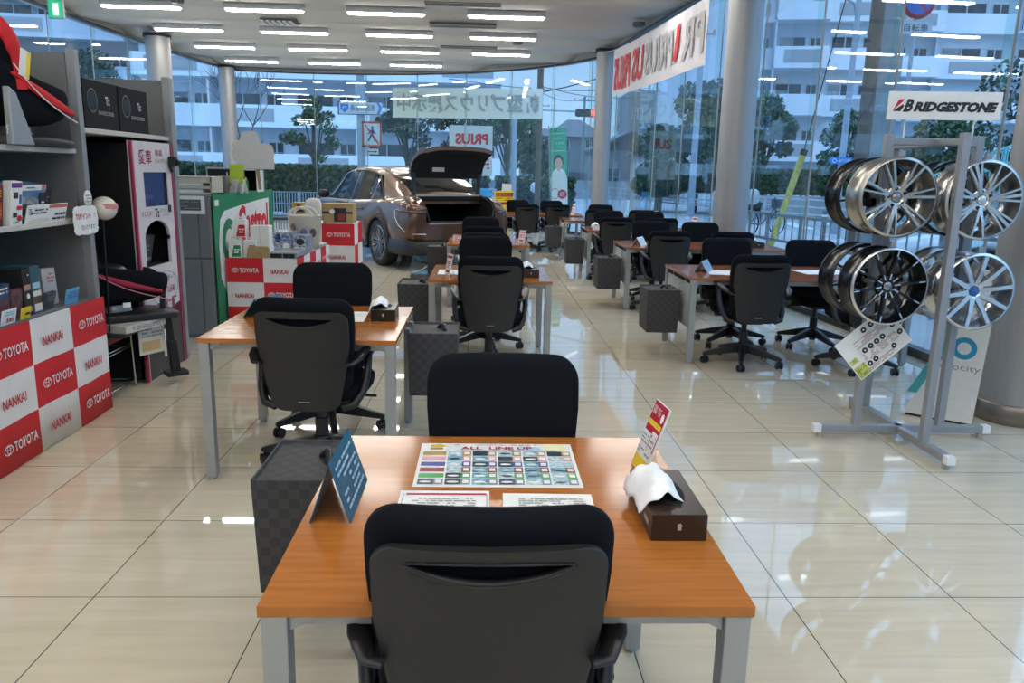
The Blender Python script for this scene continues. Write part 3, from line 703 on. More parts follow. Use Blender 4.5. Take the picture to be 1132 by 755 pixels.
# ================================================================== left display shelves
FX = -2.28
def post(m, x, y, z0, z1, w=.045): m.box(x-w/2, x+w/2, y-w/2, y+w/2, z0, z1)
SH = thing('display_shelf', 'tall grey metal display shelf at left with child seat on top and checkered cloth below', 'shelf', (FX, 4.62, 0))
m = MB(); m.box(-.56, -.03, -.022, .0, .0, 2.04); m.build('side_panel', PANELG, SH, bevel=.002)
m = MB(); m.box(-.56, -.03, -2.02, -2.0, .0, 2.04); m.build('side_panel', PANELG, SH, bevel=.002)
m = MB(); m.box(-.58, -.56, -2.02, .0, .0, 2.04); m.build('back_panel', PANELG, SH)
POSTM = mat('post_grey', (.30, .31, .32), .4, metal=.3)
for y in (-2.0, 0.012):
    m = MB(); post(m, -.005, y, 0, 2.06, .05); m.build('post', POSTM, SH, bevel=.003)
SHB = mat('shelf_board', (.56, .54, .48), .5)
for z in (1.53, 1.145, .68):
    m = MB(); m.box(-.56, -.01, -1.98, -.022, z-.028, z); m.build('shelf_board', SHB if z > 1 else PANELG, SH, bevel=.004)
m = MB(); m.box(-.50, -.03, -1.98, -.03, .04, .652); m.build('plinth', PANELG, SH)

def checker(name, label, origin, ux, length, rows, cell, top, first, group, wave=.006, seed=0, nmax=None, txt=True, zfirst=None):
    """hanging checkered cloth; ux = horizontal direction, face normal = ux x up... lettering reads along ux"""
    t = thing(name, label, 'cloth', origin, 0); ux = Vector(ux).normalized(); nn = ux.cross(Vector((0, 0, 1)))
    n = int(length/cell+.999); ms = (MB(), MB()); tw = MB(); tr = MB(); N = 8
    def P(a, z, off=0): return ux*a+Vector((0, 0, z))+nn*(off+wave*sin(a*9+seed)*min(1, (top-z)*2+.2)+wave*.5*sin(a*23+seed))
    for r_ in range(rows):
        for c_ in range(n):
            a0 = c_*cell; a1 = min(length, a0+cell); z1 = top-r_*cell*1.0 if zfirst is None else top-zfirst*r_; z0 = max(.004-origin[2], z1-(cell if zfirst is None else zfirst))
            if z1-z0 < .02: continue
            k = (r_+c_+first) % 2; mb = ms[k]
            for i in range(N):
                b0 = a0+(a1-a0)*i/N; b1 = a0+(a1-a0)*(i+1)/N
                mb.add([P(b0, z0), P(b1, z0), P(b1, z1), P(b0, z1), P(b0, z0, -.004), P(b1, z0, -.004), P(b1, z1, -.004), P(b0, z1, -.004)], [(0, 1, 2, 3), (7, 6, 5, 4)]+([(0, 4, 5, 1)] if r_ == rows-1 else []), 0, True)
            if a1-a0 > cell*.7 and txt:
                cz = (z0+z1)/2; h = z1-z0; F = frame(P((a0+a1)/2, cz, .0075), P(a1, cz)-P(a0, cz), (0, 0, 1))
                if k == 0:
                    text(tw, 'TOYOTA', F @ Matrix.Translation((cell*.12, 0, 0)), cell*.52, cell*.13, 0, bold=.02); emblem(tw, F, -cell*.26, 0, cell*.095, cell*.065, 0)
                else: text(tr, 'NANKAI', F @ Matrix.Translation((-.01, -.01, 0)), cell*.50, cell*.125, 0, bold=.02)
    ms[0].build('red_squares', RED, t, recalc=False); ms[1].build('white_squares', CLOTHW, t, recalc=False)
    if tw.v: tw.build('white_lettering', CLOTHW, t); tr.build('red_lettering', CRIM, t)
    return t
checker('checkered_cloth', 'large red and white checkered cloth hung on the front of the tall shelf', (FX+.045, 2.71, 0), (0, 1, 0), 1.935, 3, .387, .685, 0, None, wave=.004, zfirst=.227)

# ---- child seats
def child_seat(name, label, loc, rz, rim_m, panel_m, pipe_m, scale=1., leg=False, base_m=SHELL):
    """forward = +x, origin under the base"""
    t = thing(name, label, 'child seat', loc, rz); S = scale
    m = MB(); R = []
    for x, hw, zt in ((-.26, .13, .03), (-.24, .17, .06), (.05, .18, .065), (.30, .17, .055), (.40, .14, .045), (.43, .09, .03)):
        R.append([Vector((x*S, y*S, z*S)) for y, z in [(hw, 0), (hw, zt*.7), (hw*.85, zt), (-hw*.85, zt), (-hw, zt*.7), (-hw, 0)]])
    m.loft(R, 0, True); m.build('base', base_m, t, bevel=.004)
    m = MB(); m.lathe([(.12*S, .06*S), (.10*S, .08*S), (.10*S, .11*S)], c=(.02*S, 0, 0), cap=True); m.build('swivel', ALU, t)
    # bucket, lofted front to back
    m = MB(); R = []
    for x, hw, zb, zt in ((.36, .12, .20, .30), (.34, .17, .15, .33), (.24, .205, .12, .35), (.05, .22, .10, .37), (-.12, .22, .10, .41), (-.24, .20, .13, .45), (-.30, .16, .20, .46)):
        q = []
        for y, z in ((hw*.6, zb), (hw*.95, zb+.05), (hw, zt-.03), (hw*.92, zt), (hw*.70, zt-.015), (hw*.55, max(zb+.03, zt-.085)), (-hw*.55, max(zb+.03, zt-.085)), (-hw*.70, zt-.015), (-hw*.92, zt), (-hw, zt-.03), (-hw*.95, zb+.05), (-hw*.6, zb)): q.append(Vector((x*S, y*S, z*S)))
        R.append(q)
    m.loft(R, 0, True); m.build('seat_bucket', CUSH, t, sub=1)
    # back shell with wings
    m = MB(); R = []; prof = []
    for k in range(12):
        s_ = k/11; z = .30+.40*s_; xb = -.22-.13*s_+.02*sin(pi*s_); hw = .20*(1-.55*max(0, (s_-.62)/.38)**2.2); wing = .15-.02*s_+.03*sin(pi*s_); wing *= (1-.55*max(0, (s_-.75)/.25)**2)
        out_ = [(xb+wing, hw), (xb+.05, hw*1.02), (xb-.02, hw*.75), (xb-.035, 0), (xb-.02, -hw*.75), (xb+.05, -hw*1.02), (xb+wing, -hw)]
        inn = [(xb+wing-.005, -hw*.84), (xb+.06, -hw*.80), (xb+.03, -hw*.5), (xb+.025, 0), (xb+.03, hw*.5), (xb+.06, hw*.80), (xb+wing-.005, hw*.84)]
        R.append([Vector((x*S, y*S, z*S)) for x, y in out_+inn]); prof.append((xb, hw, wing, z))
    m.loft(R, 0, True); m.build('back_shell', CUSH, t, sub=1)
    for sg in (1, -1):
        m = MB(); pts = [((xb+wing*.55)*S, sg*(hw*1.03)*S, z*S) for xb, hw, wing, z in prof]
        m.tube(pts, [(.040 if not leg else .026)*S*(1.35 if i > 5 else 1) for i in range(len(pts))], n=10, flat=.45); m.build('side_wing_trim', rim_m, t)
        # curved lower panel and piping
        m = MB(); R = []
        for k in range(9):
            s_ = k/8; x = .29-.50*s_; z = .20+.13*s_+.05*s_*s_; h = (.045 if not leg else .028)*sin(pi*min(1, s_*.9+.08))**.6+.004; y = sg*(.205+.012*sin(pi*s_))
            R.append([Vector((x*S, (y+sg*.010)*S, (z-h)*S)), Vector((x*S, (y+sg*.022)*S, z*S)), Vector((x*S, (y+sg*.010)*S, (z+h)*S)), Vector((x*S, (y-sg*.02)*S, z*S))])
        m.loft(R, 0, True); m.build('side_panel', panel_m, t, sub=1)
        m = MB(); m.tube([((.31-.52*k/10)*S, sg*(.222+.010*sin(pi*k/10))*S, (.15+.15*(k/10)+.13*(k/10)**3)*S) for k in range(11)], .004*S, n=6); m.build('piping', pipe_m, t)
    m = MB(); m.tube([((prof[9][0]+.05)*S, y*S, (.655-.9*y*y)*S+.015) for y in (-.17, -.13, -.08, 0, .08, .13, .17)], .04*S, n=10, flat=.7); m.build('top_trim', rim_m, t)
    m = MB(); m.blob((-.22*S, 0, .575*S), .06*S, .13*S, .075*S, pw=.7); m.build('head_cushion', CUSH, t)
    m = MB(); m.blob((-.02*S, 0, .32*S), .15*S, .10*S, .07*S, pw=.8); m.build('harness_pad', BLACK, t)
    m = MB(); m.cb((.10*S, 0, .335*S), (.07*S, .06*S, .02*S), R=RY(.5)); m.build('buckle', SHELL, t, bevel=.004)
    if leg:
        m = MB(); m.bar((.36*S, .0, .27*S), (.34*S, .0, .02*S), .03*S, .035*S); m.build('belt_strap', BLACK, t)
        m = MB(); m.bar((.37*S, 0, .03*S), (.40*S, 0, leg), .045*S, .035*S); m.bar((.39*S, 0, leg*.45), (.405*S, 0, leg), .06*S, .05*S); m.box(.33*S, .48*S, -.06*S, .06*S, leg-.02, leg+.01); m.build('support_leg', BLACK, t, bevel=.004)
    return t
CS1 = child_seat('child_seat', 'red and black child car seat on the top board of the tall shelf', (-2.42, 4.20, 1.53), radians(84), mat('bright_red_fabric', (.62, .012, .02), .75, bump=.2), mat('bright_red_fabric', (.62, .012, .02), .75), WHITE, .88)
m = MB(); m.M = Matrix.Translation((-.115, -.20, .385)) @ Matrix.Rotation(.25, 4, 'Y'); m.box(-.035, .035, -.004, 0, -.065, .065); m.build('warning_sticker', WHITE, CS1)
m = MB(); m.M = Matrix.Translation((-.115, -.20, .385)) @ Matrix.Rotation(.25, 4, 'Y'); m.box(.008, .033, -.006, -.004, -.060, .060); m.build('yellow_sticker_strip', YEL, CS1)
m = MB(); m.prism([(-.26, .0), (-.10, .0), (-.20, .24), (-.25, .27)], 'xz', -.205, -.17); m.build('side_bracket', ALU, CS1, bevel=.006)
m = MB(); F = frame((-.255, -.187, .07), (1, 0, 0), (0, 0, 1)); text(m, 'R', F, .03, .04, 0); m.build('bracket_mark', WHITE, CS1)
m = MB(); m.box(-.10, -.06, -.20, -.194, .275, .30); m.build('red_tag', mat('tag_red', (.75, .08, .08), .6), CS1)

# printed boxes and leaflets on the shelf
def box_thing(name, label, cat, c, d, m_body, rz=0, print_=None, lean=0., fr='x', group=None, seed=1):
    """c = centre of the base, d = size; print on the side facing +x ('x') or -y ('y')"""
    t = thing(name, label, cat, c, rz, group); M = Matrix.Rotation(lean, 4, 'Y') if fr == 'x' else Matrix.Rotation(-lean, 4, 'X')
    m = MB(); m.M = M; m.box(-d[0]/2, d[0]/2, -d[1]/2, d[1]/2, 0.0, d[2]); m.build('box_body', m_body, t, bevel=.0015)
    if print_:
        F = M @ (frame((d[0]/2, 0, d[2]/2), (0, 1, 0), (0, 0, 1)) if fr == 'x' else frame((0, -d[1]/2, d[2]/2), (1, 0, 0), (0, 0, 1)))
        W_ = d[1] if fr == 'x' else d[0]; H_ = d[2]
        ms = []; m = MB()
        for p in print_:
            if p[-1] not in ms: ms.append(p[-1])
            i = ms.index(p[-1])
            if p[0] == 'r': rect(m, F, p[1]*W_, p[2]*W_, p[3]*H_, p[4]*H_, i, .001+.0006*print_.index(p))
            if p[0] == 't': text(m, p[1], F @ Matrix.Translation((p[2]*W_, p[3]*H_, .001+.0006*print_.index(p))), p[4]*W_, p[5]*H_, i, bold=.02)
            if p[0] == 's': scribble(m, F @ Matrix.Translation((p[1]*W_, p[2]*H_, .001+.0006*print_.index(p))), p[3]*W_, p[4]*H_, p[5], i, seed)
            if p[0] == 'd': disc(m, F, p[1]*W_, p[2]*H_, p[3]*W_, p[4]*H_, i, .001+.0006*print_.index(p))
        m.build('print', ms, t)
    return t
Z2 = 1.145
BX = 'printed boxes on the middle board'
box_thing('product_box', 'red and dark box at the left frame edge on the middle shelf board', 'box', (-2.33, 3.80, Z2), (.05, .13, .20), mat('dark_red_box', (.14, .015, .01), .4), print_=[('r', -.4, .4, -.3, .1, mat('flame', (.45, .08, .02), .5)), ('s', 0, .3, .7, .2, 3, YEL), ('s', 0, -.1, .7, .3, 3, mat('flame2', (.6, .2, .03), .5))], lean=.12, seed=3)
box_thing('product_box', 'narrow white box with small pictures, second from left on the middle shelf board', 'box', (-2.31, 3.95, Z2), (.04, .095, .215), PAPER, print_=[('r', -.45, .45, .36, .47, mat('purple', (.12, .03, .20), .5)), ('r', -.3, .1, .12, .26, INK), ('r', .2, .4, .0, .2, BLUE), ('r', .0, .4, -.14, -.05, RED), ('r', -.35, 0, -.3, -.2, INK), ('d', .2, -.33, .2, .07, RED), ('s', -.1, -.42, .6, .08, 1, GREEN)], lean=.12, seed=4)
box_thing('product_box', 'wide box printed with a grey car under a blue sky on the middle shelf board', 'box', (-2.39, 4.14, Z2), (.10, .30, .20), mat('sky_print', (.10, .20, .40), .4, var=.3, scale=9), print_=[('r', -.5, .5, .36, .5, WHITE), ('s', -.1, .43, .5, .06, 1, INK), ('r', .36, .48, .36, .5, mat('dull_red', (.45, .15, .15), .5)), ('d', -.08, -.08, .44, .30, mat('car_print', (.35, .37, .39), .3, var=.5, scale=25)), ('d', -.12, -.12, .30, .14, mat('car_print_dark', (.06, .07, .08), .3)), ('r', .28, .5, -.5, .30, INK), ('s', .39, -.05, .1, .3, 3, WHITE)], lean=.15, seed=5)
box_thing('product_card', 'white printed card with red strip standing in front of the car-picture box', 'card', (-2.30, 4.23, Z2), (.006, .38, .095), PAPER, print_=[('r', .02, .48, .28, .46, mat('orange_red', (.62, .14, .08), .5)), ('s', -.22, .15, .4, .35, 2, INK), ('s', .25, -.2, .4, .5, 2, INK), ('d', -.2, -.35, .25, .12, CREAM), ('t', 'Tz', -.44, .15, .07, .35, INK)], lean=.25, seed=6)
t = box_thing('product_box', 'dark upright leaflet box at the right end of the middle shelf board', 'box', (-2.40, 4.36, Z2), (.03, .12, .17), mat('near_black_card', (.03, .035, .04), .4), print_=[('s', 0, .2, .6, .2, 2, GREYI), ('t', 'Tz', .0, -.1, .3, .12, WHITE)], lean=.2, seed=8)
Z3 = .681
box_thing('leaflet_pile', 'blue and dark leaflets standing at the left end of the lowest board', 'leaflet', (-2.34, 3.80, Z3), (.03, .13, .19), mat('navy_leaf', (.03, .06, .14), .4), print_=[('r', -.5, .5, -.5, .1, mat('photo_red', (.12, .05, .06), .4, var=.7, scale=40)), ('s', 0, .35, .7, .2, 2, WHITE)], lean=.1, seed=11)
box_thing('price_card', 'white price card with red figures in front of the blue leaflets', 'card', (-2.29, 3.79, Z3), (.004, .12, .075), PAPER, print_=[('t', '330', .05, -.2, .5, .28, CRIM), ('s', 0, .25, .7, .3, 2, CYAN)], lean=.2)
box_thing('price_card', 'small bright yellow price card on the lowest board', 'card', (-2.29, 3.935, Z3), (.004, .085, .062), YEL, print_=[('s', 0, -.05, .7, .4, 1, INK)], lean=.2)
t = box_thing('leaflet_pile', 'dark photo leaflets behind the yellow price card', 'leaflet', (-2.34, 3.93, Z3), (.02, .10, .15), mat('photo_red', (.12, .05, .06), .4, var=.7, scale=40), lean=.12)
DKB = mat('tall_dark_box', (.022, .022, .024), .35)
box_thing('product_box', 'tall black box with small pictures on the lowest board', 'box', (-2.40, 4.035, Z3), (.16, .07, .235), DKB, print_=[('r', -.4, .4, .05, .17, mat('pic_pink', (.5, .25, .22), .4)), ('d', .0, -.08, .2, .06, WHITE), ('r', -.1, .4, -.42, -.32, mat('pic_pink', (.5, .25, .22), .4)), ('s', 0, .38, .4, .08, 1, WHITE)], lean=.0)
box_thing('product_box', 'tall box with blue top and cream panels on the lowest board', 'box', (-2.40, 4.115, Z3), (.16, .085, .245), mat('petrol_box', (.04, .10, .14), .35), print_=[('r', -.4, .4, .02, .15, mat('pale_pic', (.35, .55, .65), .4)), ('r', -.4, .45, -.14, -.03, CREAM), ('r', -.5, .5, -.30, -.15, mat('pic_brown', (.12, .08, .05), .4)), ('r', -.4, .45, -.46, -.30, CREAM)], lean=.0)
box_thing('leaflet_pile', 'small dark slate booklet on the lowest board, between the tall boxes and the blue card', 'leaflet', (-2.33, 4.205, Z3), (.02, .095, .10), mat('slate_book', (.05, .07, .09), .4), print_=[('s', 0, .15, .7, .35, 3, GREYI)], lean=.3)
box_thing('leaflet_pile', 'upright pile of white leaflets behind the light blue card', 'leaflet', (-2.40, 4.36, Z3), (.05, .10, .20), mat('grey_white', (.45, .45, .44), .6), print_=[('s', .1, .25, .6, .3, 3, mat('dull_red', (.45, .15, .15), .5))], lean=-.05, rz=-.2)
box_thing('price_card', 'light blue price card on the lowest board near the shelf post', 'card', (-2.31, 4.42, Z3), (.006, .135, .085), mat('light_blue_card', (.15, .42, .68), .5), print_=[('s', 0, .1, .8, .5, 3, BLUE)], lean=.2)
# cloud sign and round tag on the post
t = thing('shop_sign', 'white scalloped sign in red and black lettering fixed to the shelf post', 'sign', (FX+.026, 4.555, 1.135)); m = MB(); P = []
for k in range(40):
    a = 2*pi*k/40; r_ = 1+.035*cos(k*pi); P.append((.135*abs(cos(a))**.35*(1 if cos(a) > 0 else -1)*r_, .080*abs(sin(a))**.35*(1 if sin(a) > 0 else -1)*r_))
m.prism([(y, z) for y, z in P], 'yz', 0, .004); m.build('board', PAPER, t); m = MB(); F = frame((.0045, 0, 0), (0, 1, 0), (0, 0, 1))
text(m, 'TSポイント', F @ Matrix.Translation((-.03, .025, 0)), .17, .038, 0, bold=.02); text(m, '加入できます！', F @ Matrix.Translation((.02, -.038, 0)), .16, .028, 1); text(m, 'で', F @ Matrix.Translation((.098, .025, 0)), .02, .022, 1); m.build('lettering', [CRIM, INK], t)
t = thing('round_tag', 'small round white tag above the scalloped sign', 'tag', (FX+.03, 4.60, 1.255)); m = MB(); m.lathe([(.001, 0), (.045, 0), (.045, .004), (.001, .004)], ax='y', cap=False); o = m.build('disc', PAPER, t); o.rotation_euler = (0, 0, pi/2)
m = MB(); scribble(m, frame((.001, 0, 0), (0, 1, 0), (0, 0, 1)), .06, .05, 3, 0, 3); m.build('small_print', GREYI, t)

# ---- second unit: black bay with recorder boxes on top
S2 = thing('display_shelf', 'tall grey display unit with a black bay, behind the checkered shelf', 'shelf', (FX, 5.93, 0))
m = MB(); m.box(-.66, -.03, 0, .022, 0, 2.04); m.build('side_panel', PANELG, S2, bevel=.002)
m = MB(); m.box(-.68, -.66, -1.25, .022, 0, 2.04); m.build('back_panel', PANELG, S2)
m = MB(); post(m, 0, .012, 0, 2.06, .055); m.build('post', POSTM, S2, bevel=.003)
m = MB(); m.box(-.66, 0, -1.24, 0, 1.62, 1.65); m.build('shelf_board', SHB, S2, bevel=.004)
m = MB(); m.box(-.655, -.60, -1.24, -.005, .01, 1.618); m.box(-.60, -.04, -.014, -.001, .01, 1.618); m.box(-.60, -.04, -1.25, -1.235, .01, 1.618); m.build('black_lining', MATTE, S2)
for k, (y0, l) in enumerate(((4.74, 'left'), (5.185, 'right'))):
    t = thing('recorder_box', 'flat black drive recorder box on top of the display unit, %s of two' % l, 'box', (-2.33, y0+.215, 1.651), 0, 'black recorder boxes'); m = MB(); m.box(-.11, .035, -.213, .213, 0, .275); m.build('box_body', mat('recorder_black', (.010, .013, .016), .75, spec=.2), t, bevel=.002)
    F = frame((.0355, 0, .14), (0, 1, 0), (0, 0, 1)); m = MB(); text(m, 'Tz', F @ Matrix.Translation((.08, .03, 0)), .055, .05, 0, bold=.04); text(m, 'DRIVE RECORDER', F @ Matrix.Translation((.05, -.045, 0)), .20, .022, 0); m.build('lettering', mat('silver_print', (.45, .45, .45), .5), t)
    m = MB(); disc(m, F, -.11, .02, .06, .07, 0, .001, 30, .86); disc(m, F, -.11, .02, .045, .052, 1, .0012, 30); m.build('camera_lens', [mat('lens_ring', (.10, .11, .12), .3), mat('lens_dark', (.02, .025, .03), .2)], t)

# ---- kiosk with screen
K = thing('display_kiosk', 'white and magenta drive recorder display stand with a blue screen and an arched opening', 'kiosk', (FX+.02, 5.55, 0)); hy = .335
KW = mat('kiosk_white', (.66, .62, .63), .45); KM = mat('kiosk_magenta', (.30, .02, .07), .45)
def arch_pts():
    P = [(.21, .765), (.21, .93)]
    for k in range(13): a = pi*k/12; P.append((.0+.21*cos(a), .96+.115*sin(a)))
    return P+[(-.21, .93), (-.21, .765)]
m = MB(); A = arch_pts()
# front plate around screen opening and arch: built in strips
def yzq(y0, y1, z0, z1, mi=0): m.box(-.02, .0, y0, y1, z0, z1, mi)
yzq(-hy, hy, 1.40, 1.60); yzq(-hy, -.165, 1.17, 1.40); yzq(.235, hy, 1.17, 1.40); yzq(-hy, hy, 1.075, 1.17); yzq(-hy, -.21, .765, 1.075); yzq(.21, hy, .765, 1.075); yzq(-hy, hy, .36, .765)
for a_, b_ in zip(A[1:-1], A[2:-1]):
    if a_[1] >= .93: m.add([(0, a_[0], a_[1]), (0, a_[0], 1.075), (0, b_[0], 1.075), (0, b_[0], b_[1]), (-.02, a_[0], a_[1]), (-.02, b_[0], b_[1])], [(0, 3, 2, 1), (0, 4, 5, 3)])
m.build('front_board', KW, K)
m = MB(); m.box(-.40, -.39, -hy, hy, .02, 1.60); m.box(-.39, -.02, -hy, -hy+.02, .02, 1.60); m.box(-.39, -.02, hy-.02, hy, .02, 1.60); m.box(-.39, -.02, -hy, hy, 1.58, 1.60); m.box(-.39, -.02, -hy+.02, hy-.02, .74, .76); m.build('cabinet_shell', MATTE, K)
m = MB(); m.box(-.30, -.285, -.31, .31, .77, 1.15); m.build('recess_back', MATTE, K)
m = MB(); m.box(-.04, 0, -hy, hy, .0, .36); m.build('lower_board', mat('kiosk_dark', (.055, .055, .05), .5), K)
m = MB(); m.prism([(hy, .36), (hy, .47), (-hy, .36)], 'yz', -.001, .003); m.build('dark_wedge', mat('kiosk_maroon', (.11, .01, .03), .5), K)
for y0, y1, mm in ((-hy-.004, -hy+.022, KM), (-hy+.022, -hy+.036, PINK), (hy-.026, hy+.004, KM)):
    m = MB(); m.box(-.01, .005, y0, y1, 0, 1.60); m.build('edge_strip', mm, K)
m = MB(); m.box(-.03, -.012, -.165, .235, 1.17, 1.40); m.build('screen', mat('blue_screen', (.012, .035, .13), .35, emit=.12), K)
m = MB(); m.box(-.028, -.008, .195, .235, 1.17, 1.40); m.build('screen_edge', MATTE, K)
F = frame((.001, 0, 0), (0, 1, 0), (0, 0, 1)); m = MB(); T_ = Matrix.Translation
text(m, '愛車', F @ T_((-.12, 1.50, 0)), .20, .095, 0, bold=.01); text(m, '専属', F @ T_((.10, 1.53, 0)), .12, .045, 0); text(m, 'カメラマン', F @ T_((.13, 1.475, 0)), .20, .030, 0)
text(m, 'オススメ！', F @ T_((-.16, 1.125, 0)), .17, .035, 1); text(m, 'Tz', F @ T_((0.01, 1.125, 0)), .07, .06, 2, bold=.03); text(m, 'ドライブ', F @ T_((.12, 1.14, 0)), .11, .025, 2); text(m, 'レコーダー', F @ T_((.16, 1.105, 0)), .12, .022, 2); rect(m, F, .20, .26, 1.12, 1.17, 2, .002)
text(m, 'レコーダー！', F @ T_((.09, .66, 0)), .26, .045, 2); text(m, 'より確かな証拠！', F @ T_((.06, .58, 0)), .36, .055, 0); text(m, '3年保証', F @ T_((.07, .475, 0)), .36, .095, 0, bold=.03)
old = m.M; disc(m, F, .05, .60, .245, .115, 3, .0015, 40, .97); disc(m, F, -.05, .20, .001, .001, 3); m.build('lettering', [mat('kiosk_print', (.32, .01, .06), .5), CRIM, INK, mat('kiosk_ring', (.25, .15, .2), .5)], K)
m = MB(); text(m, 'Tz.', F @ T_((.03, .21, .002)), .24, .20, 0, bold=.05); m.build('white_logo', WHITE, K)
m = MB(); F2 = frame((-.012, 0, 0), (0, 1, 0), (0, 0, 1)); text(m, '8月7日', F2 @ T_((-.08, 1.235, .001)), .12, .028, 0); m.build('screen_text', mat('screen_text', (.12, .15, .35), .5, emit=.3), K)
t = box_thing('leaflet_pile', 'grey leaflets in the arched opening of the display kiosk', 'leaflet', (-2.42, 5.60, .765), (.03, .30, .20), mat('mid_grey_leaf', (.10, .10, .11), .4, var=.4, scale=15), print_=[('s', 0, -.02, .6, .45, 3, GREYI), ('s', 0, .22, .4, .1, 1, RED), ('r', -.4, .45, -.40, -.30, mat('grey_white', (.45, .45, .44), .6))], lean=.2, seed=31)
box_thing('leaflet_pile', 'small green leaflet beside the grey ones in the kiosk opening', 'leaflet', (-2.38, 5.42, .765), (.01, .10, .09), GREEN, print_=[('s', 0, .1, .7, .5, 2, YEL)], lean=.2)
t = thing('dash_camera', 'small black camera on the upper right corner of the kiosk', 'camera', (FX+.05, 5.83, 1.475)); m = MB(); m.cb((0, 0, 0), (.05, .055, .07)); m.build('camera_body', BLACK, t, bevel=.006); m = MB(); m.cyl((.02, 0, 0), (.045, -.01, -.01), .018); m.build('lens', SHELL, t); m = MB(); m.bar((-.02, 0, -.03), (-.01, 0, -.075), .02, .02); m.build('mount', BLACK, t)

# ---- wire stand with second child seat
t = thing('wire_stand', 'thin chrome wire stand holding the black and crimson child seat', 'stand', (-2.33, 4.94, 0)); CH = mat('chrome_wire', (.6, .6, .6), .2, metal=1.)
for sx in (-.22, .02):
    for sy in (-.19, .17):
        m = MB(); m.tube([(sx, sy*1.15, .0), (sx, sy, .42)], .007, n=8); m.cyl((sx, sy*1.15, 0), (sx, sy*1.15, .012), .012, n=8); m.build('leg', CH, t)
for z in (.05, .28, .30):
    m = MB(); w_ = 1.12 if z < .1 else 1.03; m.tube([(-.22, -.19*w_, z), (.02, -.19*w_, z), (.02, .17*w_, z), (-.22, .17*w_, z), (-.22, -.19*w_, z)], .005, n=6); m.build('rail', CH, t)
m = MB(); m.box(-.28, .16, -.22, .22, .415, .430); m.build('top_plate', SHELL, t)
m = MB(); m.box(.055, .060, -.22, -.02, .37, .43); m.build('red_label', mat('dull_dark_red', (.22, .03, .03), .5), t)
CS2 = child_seat('child_seat', 'black child car seat with crimson trim, on the wire stand by the kiosk', (-2.37, 5.00, .478), radians(38), mat('crimson_fabric', (.30, .01, .04), .7), mat('crimson_fabric', (.30, .01, .04), .7), mat('pink_piping', (.55, .2, .25), .6), .92, leg=-.40)
m = MB(); m.box(.03, .075, -.195, -.19, .10, .13); m.build('white_label', WHITE, CS2)
t = box_thing('leaflet_pile', 'open white brochures lying under the child seat on the wire stand', 'leaflet', (-2.23, 4.97, .431), (.22, .36, .045), mat('brochure', (.55, .53, .48), .6, var=.1, scale=20), print_=[('s', 0, 0, .7, .6, 3, TEAL)], rz=-.3, seed=12)
t = box_thing('price_card', 'cream price cards hanging from the wire stand', 'card', (-2.175, 5.12, .23), (.004, .20, .22), CREAM, print_=[('s', 0, .2, .8, .4, 4, GREYI), ('r', -.4, .3, -.4, -.1, mat('orange_pale', (.65, .42, .2), .6))], rz=-.5, seed=13)
t = thing('character_ball', 'white egg-shaped ornament with a coloured band behind the shelf post', 'ornament', (-2.26, 4.80, 1.19)); m = MB(); m.blob((0, 0, 0), .07, .08, .07, n=24, m=14); m.build('shell', mat('egg_white', (.70, .66, .58), .4, var=.1, scale=10), t)
m = MB(); m.lathe([(.0765, .000), (.0760, .014), (.0715, .030)], n=30); m.build('coloured_band', mat('salmon_band', (.6, .22, .18), .5), t)
m = MB(); m.tube([(-.01, 0, .0), (-.03, 0, -.75)], .006, n=6); m.build('stick', BLACK, t)

# ================================================================== grey cabinet with oil banner and things on it
t = thing('storage_cabinet', 'grey office cabinet with a small framed notice, left of the green oil banner', 'cabinet', (-2.74, 7.60, 0))
m = MB(); m.box(-.46, .455, -.90, .90, .0, 1.205); m.build('cabinet_body', mat('cabinet_grey', (.16, .162, .16), .5), t, bevel=.004)
for x0, x1, n_ in ((-.455, .355, 1), (.362, .45, 2)):
    m = MB(); m.box(x0, x1, -.915, -.90, .03, .68); m.build('door', mat('cabinet_grey', (.16, .162, .16), .5), t, bevel=.002)
    m = MB(); m.box(x0, x1, -.915, -.90, .69, 1.19); m.build('door', mat('cabinet_grey', (.16, .162, .16), .5), t, bevel=.002)
t = thing('framed_notice', 'small white notice with a dark panel stuck on the grey cabinet', 'notice', (-2.425, 6.675, 1.12)); m = MB(); m.box(-.125, .105, 0, .008, -.065, .085); m.build('paper', PAPER, t)
m = MB(); rect(m, frame((0, -.001, 0), (1, 0, 0), (0, 0, 1)), -.10, .075, -.035, .055, 0); m.build('dark_panel', mat('notice_dark', (.10, .10, .10), .5), t); m = MB(); scribble(m, frame((-.012, -.003, .01), (1, 0, 0), (0, 0, 1)), .15, .07, 4, 0, 3); m.build('small_print', GREYI, t)
t = thing('oil_banner', 'green banner with a big white shape and red oil brand lettering on the cabinet side', 'banner', (-2.270, 7.65, 0)); m = MB(); m.box(0, .006, -.93, .95, .02, 1.22); m.build('sheet', DGREEN, t)
F = frame((.0065, 0, 0), (0, 1, 0), (0, 0, 1)); m = MB(); old = m.M; m.M = F
P = [(-.70, .35), (-.83, .50), (-.84, .80), (-.78, 1.00), (-.66, 1.07), (-.2, 1.10), (.40, 1.13), (.78, 1.14), (.76, .9), (.74, .5), (.70, .35)]
m.add([(x, y, .001) for x, y in P], [tuple(range(len(P)))[::-1]], 0); m.M = old; m.build('white_shape', WHITE, t)
m = MB(); disc(m, F, -.56, .80, .20, .20, 0, .003, 30, .55); old = m.M; m.M = F; m.quad((-.5, .66, .0035), (-.36, .66, .0035), (-.36, .94, .0035), (-.5, .94, .0035), 1); m.M = old; text(m, 'Castrol', F @ T_((.22, .93, .003)), 1.00, .34, 2, bold=.035); rect(m, F, -.9, -.80, 1.12, 1.17, 1, .003); m.build('brand_print', [DGREEN, WHITE, RED], t)
